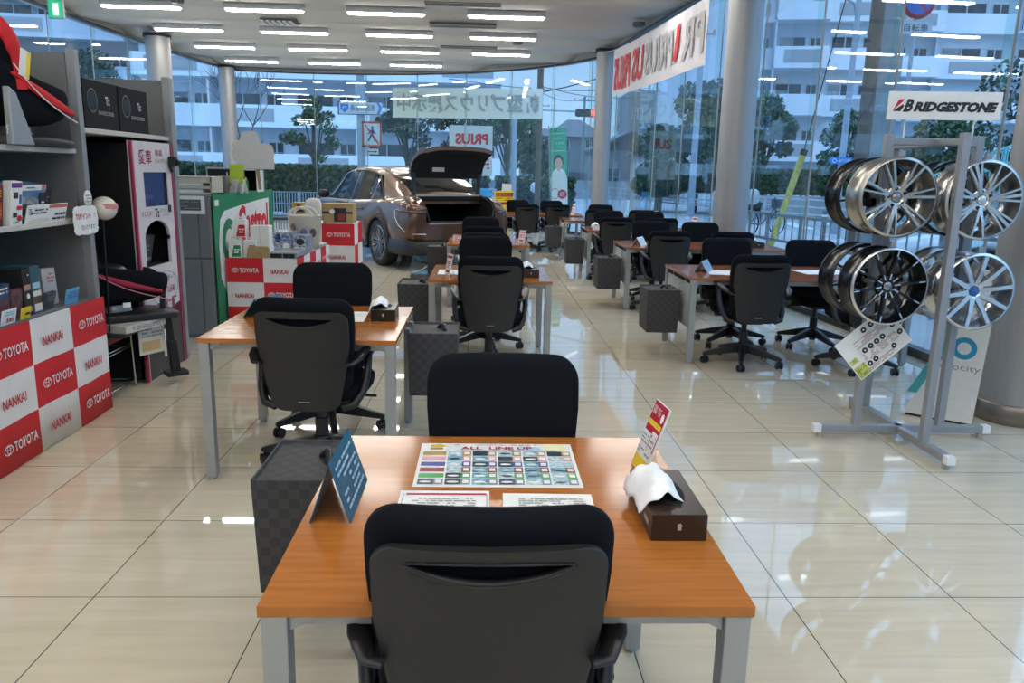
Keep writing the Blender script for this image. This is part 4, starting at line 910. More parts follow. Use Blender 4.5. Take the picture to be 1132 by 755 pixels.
# on the cabinet
t = thing('paper_tray', 'low cream document tray stack on the grey cabinet', 'tray', (-2.50, 7.05, 1.206)); m = MB(); m.box(-.20, .17, -.14, .16, 0, .02); m.box(-.20, -.185, -.14, .16, 0, .15); m.box(.155, .17, -.14, .16, 0, .15); m.box(-.2, .17, -.14, .16, .14, .155); m.box(-.2, .17, .145, .16, 0, .15); m.box(-.2, .17, -.14, -.13, .05, .075); m.box(-.2, .17, -.14, -.13, .10, .15); m.build('tray_body', mat('cream_plastic', (.58, .54, .42), .5), t, bevel=.003)
m = MB(); m.box(-.18, .09, -.135, .14, .02, .045); m.box(-.18, .09, -.135, .14, .078, .098); m.build('papers', PAPER, t)
t = thing('laptop', 'dark laptop screen seen behind the cream tray', 'laptop', (-2.62, 8.0, 1.206)); m = MB(); m.box(-.13, .13, -.11, .10, 0, .015); m.build('keyboard_base', ALU, t); m = MB(); m.M = Matrix.Rotation(.2, 4, 'X'); m.box(-.14, .14, .08, .092, .03, .22); m.build('lid', mat('pale_lid', (.4, .45, .42), .5), t, bevel=.003); m = MB(); m.M = Matrix.Rotation(.2, 4, 'X'); m.box(-.125, .125, .077, .080, .045, .205); m.build('screen', BLACK, t)
t = box_thing('file_box', 'narrow grey-brown box file between tray and cards on the cabinet', 'box', (-2.38, 7.40, 1.206), (.07, .10, .16), mat('taupe', (.20, .17, .16), .6), print_=None)
t = thing('tent_card', 'lime green folded card standing on the grey cabinet', 'card', (-2.33, 7.55, 1.206), -.1); m = MB(); m.M = Matrix.Rotation(-.18, 4, 'X'); m.box(-.06, .07, -.002, .002, .09, .27); m.build('card', mat('lime', (.42, .55, .02), .5), t); m = MB(); m.box(-.05, .05, -.02, .03, 0, .012); m.bar((0, .0, .01), (0, .02, .12), .02, .003); m.build('holder', CLEAR, t)
for x, y, l, s_ in ((-2.285, 7.42, 'white tent card leaning in front of the black box on the cabinet', .10), (-2.18, 7.60, 'silver-edged tent card right in front of the black box on the cabinet', .11)):
    y_ = y; tent(x if x < -2.28 else -2.292, y_, 1.206, .9 if s_ < .105 else 1.3, .10, .13, .09, PAPER, l, 7)
t = thing('display_case', 'open black display box holding a green bottle on the cabinet', 'box', (-2.42, 8.05, 1.206)); m = MB(); m.box(-.13, .15, -.005, .22, 0, .01, 0); m.box(-.14, -.13, -.01, .22, 0, .22); m.box(.15, .16, -.01, .22, 0, .22); m.box(-.14, .16, -.01, .22, .21, .22); m.box(-.14, .16, .21, .22, 0, .22); m.build('case', WHITE, t); m = MB(); m.box(-.129, .149, -.004, .209, .0105, .012); m.box(-.129, -.127, -.004, .209, .012, .209); m.box(.147, .149, -.004, .209, .012, .209); m.box(-.127, .147, .205, .209, .012, .209); m.build('black_lining', MATTE, t)
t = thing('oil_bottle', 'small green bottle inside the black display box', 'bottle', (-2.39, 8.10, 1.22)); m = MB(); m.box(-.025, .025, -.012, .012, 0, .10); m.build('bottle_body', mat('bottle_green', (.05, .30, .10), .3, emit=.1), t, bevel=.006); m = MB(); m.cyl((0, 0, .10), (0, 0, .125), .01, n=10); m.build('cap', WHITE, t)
t = thing('display_board', 'large white die-cut board seen from its blank back, on the cabinet', 'board', (-2.27, 7.92, 1.43)); P = [(-.17, 0), (-.15, .07), (-.19, .10), (-.20, .15), (-.17, .19), (-.19, .23), (-.16, .28), (-.11, .27), (-.09, .34), (-.06, .36), (.03, .36), (.06, .35), (.07, .30), (.09, .25), (.20, .23), (.215, .18), (.215, 0)]
m = MB(); m.prism(P, 'xz', 0, .006); m.build('board', mat('blank_card', (.62, .58, .54), .7), t); m = MB(); m.bar((.05, .006, .02), (.05, .07, -.20), .03, .005); m.bar((-.1, .006, .02), (-.1, .07, -.2), .03, .005); m.build('prop', CARD, t)

# ---- promo table with cloth
t = thing('promo_table', 'low table wrapped in red and white checkered cloth, carrying oil cans and a bucket', 'table', (-1.94, 7.62, 0)); m = MB(); m.box(-.30, .30, -.70, .70, .64, .662); m.build('table_top', WHITE, t)
for sx in (-.27, .27):
    for sy in (-.66, .66): m = MB(); m.box(sx-.02, sx+.02, sy-.02, sy+.02, 0, .64); m.build('leg', ALU, t)
checker('checkered_cloth', 'checkered cloth on the front of the promo table', (-2.245, 6.905, 0), (1, 0, 0), .615, 3, .32, .672, 0, None, wave=.003, zfirst=.215)
checker('checkered_cloth', 'checkered cloth on the long right side of the promo table', (-1.625, 6.905, 0), (0, 1, 0), 1.43, 3, .25, .672, 0, None, wave=.003, seed=2, zfirst=.215)
# second block behind
t = thing('promo_table', 'small table wrapped in red and white cloth carrying cardboard boxes, beside the car', 'table', (-1.94, 9.85, 0)); m = MB(); m.box(-.375, .375, -.33, .33, .78, .802); m.build('table_top', WHITE, t)
for sx in (-.34, .34):
    for sy in (-.30, .30): m = MB(); m.box(sx-.02, sx+.02, sy-.02, sy+.02, 0, .78); m.build('leg', ALU, t)
checker('checkered_cloth', 'checkered cloth on the front of the small far table beside the car', (-2.325, 9.51, 0), (1, 0, 0), .775, 3, .388, .808, 1, None, wave=.002, zfirst=.262)
checker('checkered_cloth', 'checkered cloth on the right side of the small far table beside the car', (-1.56, 9.52, 0), (0, 1, 0), .66, 3, .33, .808, 1, None, wave=.002, seed=1, txt=False, zfirst=.262)
# oil cans
JUG = 'white oil cans by the green banner'
def can(x, y, z, lb, mm):
    t = thing('oil_can', lb, 'can', (x, y, z), 0, JUG); m = MB(); m.box(-.058, .058, -.045, .045, 0, .155); m.build('can_body', WHITE, t, bevel=.008)
    m = MB(); F = frame((0, -.0455, .07), (1, 0, 0), (0, 0, 1)); old = m.M; m.M = F; m.add([(-.03, -.06, .001), (.05, -.06, .001), (.05, .04, .001), (-.005, .04, .001)], [(0, 1, 2, 3)], 0); m.M = old; scribble(m, F @ T_((.02, -.01, .001)), .05, .05, 2, 1, 3); m.build('label_print', [mm, WHITE], t)
    m = MB(); m.cyl((.03, 0, .155), (.03, 0, .175), .018, n=12); m.build('cap', WHITE, t); m = MB(); m.tube([(-.04, 0, .153), (-.04, 0, .172), (.01, 0, .172), (.01, 0, .153)], .006, n=6); m.build('handle', WHITE, t)
can(-2.185, 7.02, .664, 'white oil can with a green label, lower left of three', DGREEN); can(-2.06, 7.04, .664, 'white oil can with a red label, lower right of three', RED); can(-2.14, 7.03, .842, 'white oil can with red and green label, stacked on top', RED)
t = box_thing('white_carton', 'plain white carton behind the small cardboard piece', 'box', (-1.975, 7.08, .664), (.165, .12, .28), PAPER); m = MB(); m.box(-.001, .001, -.061, -.060, .12, .27); m.build('seam', GREYI, t)
t = thing('cardboard_piece', 'small rounded cardboard display piece at the front of the promo table', 'card', (-1.975, 6.955, .663)); m = MB(); m.prism([(-.095, 0), (.095, 0), (.095, .085), (.08, .105), (-.08, .105), (-.095, .085)], 'xz', 0, .02); m.build('card', CARD, t, bevel=.002); m = MB(); text(m, 'TGX', frame((0, -.001, .04), (1, 0, 0), (0, 0, 1)), .05, .02, 0); m.build('lettering', mat('card_ink', (.15, .1, .05), .6), t)
t = thing('grey_tray', 'flat grey plastic tray with dark slots at the front of the promo table', 'tray', (-1.76, 7.12, .663)); m = MB(); m.box(-.13, .12, -.17, .30, 0, .012); m.box(-.13, .12, -.17, -.16, 0, .055); m.box(-.13, -.12, -.16, .3, 0, .055); m.box(.11, .12, -.16, .3, 0, .055); m.box(-.12, .11, -.16, .30, .04, .05); m.build('tray_body', mat('tray_grey', (.30, .32, .34), .35), t, bevel=.002)
m = MB(); m.box(-.11, -.01, -.1715, -.1695, .008, .045); m.box(.0, .10, -.1715, -.1695, .008, .045); m.build('dark_slot', BLACK, t)
SLV = mat('silver_foil_print', (.32, .36, .46), .3, var=.8, scale=45)
box_thing('foil_pack', 'silver-blue printed pack, left of two behind the grey tray', 'pack', (-1.875, 7.52, .664), (.17, .22, .20), SLV, fr='y', print_=[('d', -.25, .2, .15, .2, INK), ('d', .2, -.2, .2, .2, WHITE), ('s', 0, .2, .8, .3, 2, BLUE)], seed=51)
box_thing('foil_pack', 'silver-blue printed pack, right of two behind the grey tray', 'pack', (-1.71, 7.5, .664), (.14, .20, .17), SLV, fr='y', print_=[('d', 0, .15, .28, .18, INK), ('s', 0, -.25, .8, .3, 2, WHITE)], seed=52)
box_thing('printed_booklets', 'flat pile of pale booklets along the right edge of the promo table', 'booklet', (-1.69, 8.17, .664), (.10, .26, .03), mat('grey_white', (.45, .45, .44), .6))
t = thing('white_bucket', 'white plastic bucket with raised looped handles and printed round motifs', 'bucket', (-1.76, 7.85, .663)); m = MB(); m.lathe([(.001, .0), (.125, 0), (.165, .33), (.172, .335), (.160, .335), (.12, .012), (.001, .012)], n=36); m.build('bucket_body', mat('warm_white_plastic', (.68, .64, .56), .4), t)
for sg in (-1, 1):
    m = MB(); m.tube([(sg*.0+.115*cos(a)-.02, sg*.11, .325+.085*sin(a)) for a in [pi*k/10 for k in range(11)]], .013, n=8); m.build('handle', mat('warm_white_plastic', (.68, .64, .56), .4), t)
for a, z, c_ in ((-2.15, .22, mat('motif_brown', (.25, .2, .17), .6, var=.6, scale=60)), (-1.45, .17, mat('motif_blue', (.12, .16, .35), .6, var=.6, scale=60)), (-.85, .17, mat('motif_dark', (.12, .08, .09), .6, var=.7, scale=60))):
    rr = .125+.04*z/.33+.002; m = MB(); d = Vector((cos(a), sin(a), 0)); F = frame(d*(rr+.003)+Vector((0, 0, z)), Vector((0, 0, 1)).cross(d), (0, 0, 1)); disc(m, F, 0, 0, .035, .042, 0, .001, 20); m.build('motif', c_, t)
t = box_thing('cardboard_carton', 'brown cardboard carton with a black and red panel, on the small far table', 'box', (-1.77, 9.80, .803), (.36, .30, .235), CARD, fr='y', print_=[('r', -.12, .30, -.42, .28, INK), ('r', -.5, .5, -.02, .10, INK), ('r', .02, .25, -.35, .0, mat('dark_red_p', (.3, .03, .03), .5)), ('d', -.18, .1, .09, .12, WHITE)])
for k in range(2): box_thing('oil_case', 'small ochre case with black stripes at the left of the far table, %s' % ('lower' if k == 0 else 'upper'), 'box', (-2.24, 9.72, .803+.121*k), (.14, .20, .12), mat('ochre_case', (.42, .28, .08), .6), fr='y', print_=[('r', -.5, .5, -.45, -.15, INK), ('d', .1, .2, .18, .2, mat('dark_red_p', (.3, .03, .03), .5))], group='ochre oil cases')
t = thing('white_bag', 'crumpled white printed bag between the cases and the carton', 'bag', (-2.05, 9.62, .803)); m = MB(); m.blob((0, 0, .145), .10, .07, .15, noise=.12, pw=.6); m.build('bag_body', mat('bag_pinkwhite', (.7, .64, .6), .6, var=.1, scale=30), t)

# ================================================================== car
def ring_lower(s, ws, wm, wh, zb, zm, zs, zt):
    h = [(0, zb), (ws*.88, zb), (ws, zb+.07), (wm, zm-.1), (wm, zm+.08), (wh+.02, zs-.05), (wh-.02, zs+.01), (wh*.75, zt), (wh*.35, zt+.012), (0, zt+.014)]
    q = [Vector((x, s, z)) for x, z in h]; return q+[Vector((-x, s, z)) for x, z in h[-2:0:-1]]
CP = bpy.data.materials.new('bronze_car_paint'); CP.use_nodes = True; b = CP.node_tree.nodes['Principled BSDF']; b.inputs['Base Color'].default_value = (.105, .050, .028, 1); b.inputs['Metallic'].default_value = .5; b.inputs['Roughness'].default_value = .28; b.inputs['Coat Weight'].default_value = .7; b.inputs['Coat Roughness'].default_value = .03
zz = CP.node_tree.nodes.new('ShaderNodeTexNoise'); zz.inputs['Scale'].default_value = 900; bp = CP.node_tree.nodes.new('ShaderNodeBump'); bp.inputs['Strength'].default_value = .03; CP.node_tree.links.new(zz.outputs['Fac'], bp.inputs['Height']); CP.node_tree.links.new(bp.outputs[0], b.inputs['Normal'])
CAR = thing('car', 'metallic bronze fastback car with open boot lid, rear turned to the desks', 'car', (-.33, 11.78, 0), radians(31))
ST = [(0.0, .60, .74, .70, .47, .66, .88, .93), (.05, .74, .85, .77, .38, .64, .94, .99), (.20, .84, .90, .81, .31, .63, .99, 1.06), (.45, .88, .925, .83, .27, .62, 1.01, 1.09), (1.0, .90, .935, .86, .25, .62, 1.0, 1.06), (1.6, .89, .92, .86, .24, .62, .97, 1.0), (2.4, .88, .91, .85, .23, .62, .95, .97), (3.2, .88, .915, .84, .23, .62, .94, .97), (3.7, .89, .93, .82, .24, .61, .92, 1.0), (4.2, .88, .92, .78, .25, .59, .87, .93), (4.6, .84, .88, .70, .27, .56, .78, .84), (4.85, .70, .76, .58, .30, .52, .68, .72), (4.93, .50, .60, .45, .36, .50, .60, .63)]
m = MB(); m.loft([ring_lower(*q) for q in ST], 0, True); body = m.build('body', [CP, MATTE], CAR, recalc=True)
AX = [(1.0, .345), (3.85, .345)]
cut = MB()
for ay, rz_ in AX:
    for sg in (-1, 1): cut.cyl((sg*.60, ay, .36), (sg*1.2, ay, .36), .385, n=40)
c1 = cut.build('cutter', MATTE, recalc=True)
cut = MB(); cut.prism([(-.2, .70), (.11, .70), (.14, .46), (1.25, .46), (1.25, .99), (.40, .99), (.42, 1.3), (-.2, 1.3)], 'yz', -.585, .585); c2 = cut.build('cutter', MATTE, recalc=True, bevel=.05, seg=3)
for c_ in (c1, c2):
    c_.matrix_world = CAR.matrix_basis.copy(); c_.location = CAR.location; c_.rotation_euler = CAR.rotation_euler
    bo = body.modifiers.new('b', 'BOOLEAN'); bo.operation = 'DIFFERENCE'; bo.object = c_; bo.solver = 'EXACT'
    try: bo.material_mode = 'TRANSFER'
    except Exception: pass
bpy.context.view_layer.update(); dg = bpy.context.evaluated_depsgraph_get(); nm = bpy.data.meshes.new_from_object(body.evaluated_get(dg)); body.modifiers.clear(); body.data = nm
bpy.data.objects.remove(c1); bpy.data.objects.remove(c2)
# greenhouse
GH = [(.42, .80, .62, 1.09), (.62, .82, .60, 1.19), (.9, .83, .60, 1.31), (1.2, .835, .605, 1.405), (1.6, .84, .61, 1.475), (2.1, .84, .615, 1.505), (2.6, .835, .615, 1.49), (2.95, .83, .61, 1.43), (3.3, .82, .60, 1.27), (3.6, .80, .62, 1.08), (3.72, .79, .66, 1.0)]
def gh(s):
    for a, b_ in zip(GH, GH[1:]):
        if a[0] <= s <= b_[0]: k = (s-a[0])/(b_[0]-a[0]); return [a[i]+(b_[i]-a[i])*k for i in range(4)]
def zb_(s): return 1.0-.022*s
def gpt(s, t, sg, off=.0):
    _, wb, wr, zr = gh(s); z0 = zb_(s)-.03; z1 = zr-.035
    return Vector((sg*(wb+(wr-wb)*t+off), s, z0+(z1-z0)*t))
R = []
for k in range(34):
    s = .42+3.30*k/33; _, wb, wr, zr = gh(s); z0 = min(zb_(s)-.03, zr-.05)
    h = [(wb, z0), (wb+(wr-wb)*.5, (z0+zr-.035)/2), (wr, zr-.035), (wr*.85, zr-.005), (wr*.4, zr+.012), (0, zr+.016)]
    R.append([Vector((x, s, z)) for x, z in h]+[Vector((-x, s, z)) for x, z in h[-2::-1]])
m = MB(); m.loft(R, 0, True, closed=False, cap=True); m.build('roof', CP, CAR)
def side_win(sg, s0, s1, name, rake0=0., rake1=0.):
    m = MB(); N = 10; g = []
    for i in range(N+1):
        k = i/N; col_ = []
        for j in range(5):
            t = .06+.86*j/4; s = (s0+rake0*t)+((s1+rake1*t)-(s0+rake0*t))*k; col_.append(gpt(s, t, sg, .006))
        g.append(col_)
    for i in range(N):
        for j in range(4): m.add([g[i][j], g[i+1][j], g[i+1][j+1], g[i][j+1]], [(0, 1, 2, 3) if sg > 0 else (3, 2, 1, 0)], 0, True)
    return m.build(name, CARGLASS_D, CAR)
CARGLASS_D = mat('dark_car_glass', (.010, .012, .014), .03, spec=.35)
for sg in (-1, 1):
    side_win(sg, 2.34, 3.30, 'side_window', 0., -.42); side_win(sg, 1.50, 2.26, 'side_window', .0, 0.); side_win(sg, .98, 1.42, 'side_window', .42, 0.)
    m = MB(); m.tube([gpt(s, .02, sg, .008) for s in (.95, 1.3, 1.7, 2.1, 2.6, 3.0, 3.35)], .008, n=6); m.tube([gpt(s, t, sg, .008) for s, t in ((.95, .02), (1.2, .5), (1.45, .9), (1.9, .96), (2.4, .96), (2.85, .94), (3.1, .5), (3.35, .02))], .008, n=6); m.build('window_trim', BLACK, CAR)
    for s in (1.45, 2.30):
        m = MB(); m.tube([(sg*.872, s+.0, .93), (sg*.925, s, .68), (sg*.918, s+.02, .50), (sg*.90, s+.04, .33)], .004, n=5); m.build('door_gap', MATTE, CAR)
    for s in (1.62, 2.48):
        m = MB(); m.tube([(sg*.905, s, .84), (sg*.925, s+.04, .845), (sg*.925, s+.18, .845), (sg*.90, s+.22, .84)], .013, n=8); m.build('door_handle', CP, CAR)
    m = MB(); m.blob((sg*1.0, 3.08, 1.03), .10, .05, .07, n=16, m=10, pw=.7); m.bar((sg*.85, 3.08, .97), (sg*.95, 3.08, 1.0), .05, .03); m.build('wing_mirror', BLACK, CAR)
    m = MB(); m.tube([(sg*.895, 1.42, .27), (sg*.905, 2.4, .25), (sg*.895, 3.42, .26)], .035, n=8); m.build('side_skirt', SHELL, CAR)
    for ay, _ in AX:
        m = MB(); m.tube([(sg*.918, ay+.40*cos(a), .36+.40*sin(a)) for a in [pi*k/16-.12+.24*k/16*0 for k in range(17)]], .028, n=8); m.build('arch_cladding', SHELL, CAR)
m = MB(); R = []
for k in range(9):
    s = .50+.62*k/8; _, wb, wr, zr = gh(s); R.append([Vector((x*wr*.93, s-.0, zr+.022-.012*abs(x)**2)) for x in (-1, -.6, -.2, .2, .6, 1)])
for a, b_ in zip(R, R[1:]):
    for i in range(5): m.add([a[i], a[i+1], b_[i+1], b_[i]], [(0, 1, 2, 3)], 0, True)
m.build('rear_window', CARGLASS_D, CAR)
m = MB(); R = []
for k in range(9):
    s = 2.98+.66*k/8; _, wb, wr, zr = gh(s); R.append([Vector((x*wr*.95, s, zr+.02-.012*abs(x)**2)) for x in (-1, -.6, -.2, .2, .6, 1)])
for a, b_ in zip(R, R[1:]):
    for i in range(5): m.add([a[i], a[i+1], b_[i+1], b_[i]], [(0, 1, 2, 3)], 0, True)
m.build('windscreen', CARGLASS_D, CAR)
# rear bumper cladding, lamps, trim lines
m = MB(); R = []
for x, y in ((-.91, .62), (-.905, .30), (-.86, .10), (-.72, -.01), (-.4, -.04), (0, -.05), (.4, -.04), (.72, -.01), (.86, .10), (.905, .30), (.91, .62)):
    R.append([Vector((x, y, .24)), Vector((x*1.012, y-.01, .30)), Vector((x*1.012, y-.01, .42 if abs(x) < .8 else .46)), Vector((x*.97, y+.03, .45 if abs(x) < .8 else .49)), Vector((x*.9, y+.12, .24))])
m.loft(R, 0, True); m.build('bumper_cladding', SHELL, CAR)
for sg in (-1, 1):
    m = MB(); m.tube([(sg*.60, -.012, .862), (sg*.72, .0, .862), (sg*.82, .08, .865), (sg*.885, .24, .872), (sg*.90, .34, .876)], .016, n=8, flat=1.); m.build('tail_lamp', mat('dark_lamp', (.05, .012, .012), .1, coat=1.), CAR)
    m = MB(); m.tube([(sg*.915, .36, .88), (sg*.925, .34, .78), (sg*.915, .25, .67), (sg*.87, .12, .58), (sg*.78, .02, .55), (sg*.60, -.025, .545)], .006, n=6); m.build('trim_line', mat('pale_trim', (.80, .74, .68), .3), CAR)
m = MB(); m.box(-.54, .54, -.01, .09, .685, .705); m.build('boot_sill', mat('sill_grey', (.35, .33, .32), .35), CAR, bevel=.004)
m = MB(); m.tube([(-.57, .40, 1.08), (-.585, .12, .99), (-.575, .02, .90), (-.53, .0, .72), (0, -.005, .71), (.53, .0, .72), (.575, .02, .90), (.585, .12, .99), (.57, .40, 1.08)], .016, n=8); m.build('boot_seal', BLACK, CAR)
m = MB(); m.box(-.55, .55, .40, .43, 1.075, 1.10); m.build('parcel_edge', mat('sill_grey', (.35, .33, .32), .35), CAR)
# boot lid, opened
m = MB(); prof = [(.478, 1.34, .60), (.48, 1.42, .615), (.45, 1.52, .62), (.37, 1.64, .615), (.22, 1.735, .60), (.08, 1.775, .575), (.03, 1.78, .55)]
def lid(off, mi):
    R = []
    for k, (y, z, hw) in enumerate(prof):
        a = prof[max(0, k-1)]; b_ = prof[min(len(prof)-1, k+1)]; d = Vector((b_[0]-a[0], b_[1]-a[1])).normalized(); n_ = Vector((d.y, -d.x))
        R.append([Vector((x*hw, y+n_.x*off-.0*x, z+n_.y*off-.05*(abs(x)**4)*(k/6))) for x in (-1, -.95, -.7, -.35, 0, .35, .7, .95, 1)])
    return R
A_, B_ = lid(.03, 0), lid(-.03, 1)
for Q, mi in ((A_, 0), (B_, 1)):
    for a, b_ in zip(Q, Q[1:]):
        for i in range(8): m.add([a[i], a[i+1], b_[i+1], b_[i]], [(0, 1, 2, 3) if mi == 0 else (3, 2, 1, 0)], mi, True)
for k in range(len(prof)-1):
    for i in (0, 8): m.add([A_[k][i], A_[k+1][i], B_[k+1][i], B_[k][i]], [(0, 1, 2, 3)], 0)
for k in (0, len(prof)-1):
    for i in range(8): m.add([A_[k][i], A_[k][i+1], B_[k][i+1], B_[k][i]], [(0, 1, 2, 3)], 0)
m.build('boot_lid', [CP, MATTE], CAR)
m = MB(); m.box(-.26, -.06, .425, .437, 1.44, 1.56); m.build('lid_label', mat('label_grey', (.55, .5, .47), .5), CAR)
for sg in (-1, 1): m = MB(); m.tube([(sg*.53, .44, 1.07), (sg*.555, .47, 1.2), (sg*.57, .46, 1.42)], .035, n=8); m.build('hinge_arm', BLACK, CAR)

# ---- alloy wheels
def wheel_parts(t, R_, W_, face, barrel_m, face_m, cap_m, n=10, style='thin', yoff=0., dish=.03, tyre=False, c=(0, 0, 0), face_dir=-1, cut_m=None):
    """axis along y, outer face towards face_dir*y"""
    cx, cy, cz = c; s = face_dir
    m = MB(); pr = [(R_*.93, -.004), (R_, 0), (R_, .012), (R_*.955, .02), (R_*.93, .045), (R_*.885, .07), (R_*.88, W_*.75), (R_*.93, W_*.85), (R_*.94, W_-.015), (R_*.985, W_-.01), (R_*.985, W_), (R_*.93, W_), (R_*.90, W_*.9), (R_*.85, W_*.78), (R_*.85, .07), (R_*.90, .03), (R_*.93, -.004)]
    m.lathe([(a, -s*b_) for a, b_ in pr], c=(cx, cy, cz), ax='y', n=48); m.build('barrel', barrel_m, t)
    m = MB(); lathe_m = MB()
    def spoke(a0, a1, w0, w1, mi, y_in, y_out, th=.022):
        p0 = Vector((cx+R_*.17*cos(a0), cy-s*y_in, cz+R_*.17*sin(a0))); p1 = Vector((cx+R_*.93*cos(a1), cy-s*y_out, cz+R_*.93*sin(a1)))
        pm = (p0+p1)/2-Vector((0, -s*.006, 0)); d = (p1-p0).normalized(); q = Vector((0, s, 0)); sd = d.cross(q).normalized(); Rg = []
        for p, w_ in ((p0, w0), (pm, (w0+w1)/2*.85), (p1, w1)):
            Rg.append([p+sd*w_/2, p+sd*w_/2*.8+q*th*.5, p-sd*w_/2*.8+q*th*.5, p-sd*w_/2, p-sd*w_/2-q*th, p+sd*w_/2-q*th])
        m.loft(Rg, mi, False)
    for k in range(n):
        a = 2*pi*k/n+.16
        if style == 'thin': spoke(a, a, .018, .013, 0, dish, .012)
        elif style == 'twist': spoke(a-.05, a-.13, .020, .017, 0, dish, .008); spoke(a+.05, a+.10, .018, .010, 0, dish, .012)
        elif style == 'split':
            spoke(a, a-.17, .022, .012, 0, dish, .008); spoke(a, a+.17, .022, .012, 0, dish, .008); 
            if k % 2 == 0: spoke(a, a, .020, .022, 0, dish-.006, .006)
        elif style == 'fat': spoke(a, a, .034, .026, 0, dish, .012, .026)
    m.lathe([(R_*.30, -s*(dish+.03)), (R_*.30, -s*(dish-.004)), (R_*.26, -s*(dish-.010)), (R_*.14, -s*(dish-.012)), (R_*.13, -s*dish), (.001, -s*dish)], c=(cx, cy, cz), ax='y', n=30)
    m.build('wheel_face', face_m, t)
    if style == 'thin' and cut_m:
        m2 = MB(); m2.lathe([(R_*.95, -s*-.005), (R_*1.0, -s*-.003), (R_*1.003, -s*.006)], c=(cx, cy, cz), ax='y', n=48); m2.build('machined_lip', cut_m, t)
        m2 = MB()
        for k in range(n):
            a = 2*pi*k/n+.16; m2.bar((cx+R_*.17*cos(a), cy-s*(dish-.0125), cz+R_*.17*sin(a)), (cx+R_*.96*cos(a), cy-s*(-.0015), cz+R_*.96*sin(a)), .0015, .0065, up=(cos(a+pi/2), 0, sin(a+pi/2)))
        m2.build('machined_spoke_edges', cut_m, t)
    m = MB(); m.lathe([(.001, -s*(dish-.014)), (R_*.10, -s*(dish-.014)), (R_*.125, -s*(dish-.008)), (R_*.125, -s*dish)], c=(cx, cy, cz), ax='y', n=20); m.build('centre_cap', cap_m, t)
    m = MB()
    for k in range(5):
        a = 2*pi*k/5+.5; m.cyl((cx+R_*.215*cos(a), cy-s*(dish-.013), cz+R_*.215*sin(a)), (cx+R_*.215*cos(a), cy-s*(dish+.0), cz+R_*.215*sin(a)), .010, n=10)
    m.build('bolt_holes', MATTE, t)
    if tyre:
        m = MB(); T = .36; m.lathe([(R_*.97, 0), (R_*1.08, -s*-.012), (T*.97, -s*.0), (T, -s*.03), (T, -s*(W_-.03)), (T*.97, -s*W_), (R_*1.05, -s*W_), (R_*.95, -s*(W_-.01))], c=c, ax='y', n=56); m.build('tyre', mat('tyre_rubber', (.012, .012, .012), .7), t)
AL1 = mat('silver_alloy', (.56, .55, .53), .24, metal=.9); AL2 = mat('warm_silver_alloy', (.47, .45, .41), .26, metal=.9); AL3 = mat('bright_alloy', (.66, .67, .68), .2, metal=.9)
BALL = mat('gloss_black_alloy', (.006, .006, .007), .18, spec=.45); CARW = mat('grey_alloy', (.30, .30, .31), .25, metal=.9)
for ay, _ in AX:
    for sg in (-1, 1):
        w_ = bpy.data.objects.new('wheel', None); COL.objects.link(w_); w_.parent = CAR; w_.location = (sg*.905, ay, .36); w_.rotation_euler = (0, 0, pi/2 if sg > 0 else -pi/2)
        wheel_parts(w_, .265, .20, 0, CARW, CARW, SHELL, n=10, style='split', dish=.035, tyre=True)
t = thing('low_platform', 'low platform with blue printed sheet on the floor behind the car', 'platform', (-.95, 10.75, 0), .1); m = MB(); m.box(-.05, .44, -.22, .22, .0, .08); m.build('platform_body', mat('platform_dark', (.07, .07, .075), .5), t, bevel=.004)
m = MB(); m.box(-.02, .40, -.18, .16, .08, .084); m.build('blue_print', mat('blue_scribbles', (.10, .22, .35), .4, var=.8, scale=14), t)
m = MB(); m.tube([(-.05, -.1, .085), (.1, -.15, .13), (.35, -.12, .30), (.43, -.1, .09)], .008, n=6); m.build('hose', mat('pale_hose', (.5, .48, .46), .5), t)
# ================================================================== rim display rack
RK = mat('rack_grey_paint', (.30, .31, .33), .4, metal=.3)
t = thing('wheel_rack', 'grey steel cross-footed rack holding eight alloy wheels under a tyre brand sign', 'rack', (2.40, 4.22, 0))
for a, b_ in (((-.46, 0, .055), (.50, 0, .055)), ((0, -.50, .055), (0, .58, .055))): m = MB(); m.bar(a, b_, .042, .042); m.build('foot_beam', RK, t, bevel=.003)
for a in ((-.475, 0, .055), (.515, 0, .055), (0, -.515, .055), (0, .595, .055)): m = MB(); m.cb(a, (.046, .046, .046)); m.build('end_cap', WHITE, t, bevel=.003); m = MB(); m.cyl((a[0]*.95, a[1]*.95, 0), (a[0]*.95, a[1]*.95, .034), .018, n=12); m.build('levelling_foot', mat('foot_rubber', (.35, .34, .3), .5), t)
for x, y in ((-.25, 0), (.24, 0), (0, -.27), (0, .40)): m = MB(); m.box(x-.021, x+.021, y-.021, y+.021, .07, 1.69); m.build('upright', RK, t, bevel=.003)
m = MB(); m.box(-.25, .24, -.019, .019, 1.635, 1.672); m.build('top_bar', RK, t, bevel=.003); m = MB(); m.box(-.019, .019, -.27, .40, 1.630, 1.666); m.build('top_bar', RK, t, bevel=.003)
WP = [(2.12, 3.99, 1.365, 'ul'), (2.57, 3.99, 1.36, 'ur'), (2.13, 3.99, .905, 'll'), (2.60, 3.99, .885, 'lr')]
for x, y, z, _ in WP:
    m = MB(); m.cyl((x-2.40, .22, z), (x-2.40, -.18, z), .012, n=10); m.bar((x-2.40, .0, z), ((-.25 if x < 2.4 else .24), 0, z), .03, .03); m.build('wheel_peg', RK, t)
    m = MB(); m.box(x-2.40-.01, x-2.40+.02, -.21, -.19, z+.19, z+.235); m.build('retaining_clip', RK, t)
def rack_wheel(x, y, z, label, **k):
    t = thing('alloy_wheel', label, 'wheel', (x, y, z), 0, 'alloy wheels on the rack'); wheel_parts(t, .205, .17, **k); return t
BCAP = mat('cap_blue', (.02, .12, .40), .3)
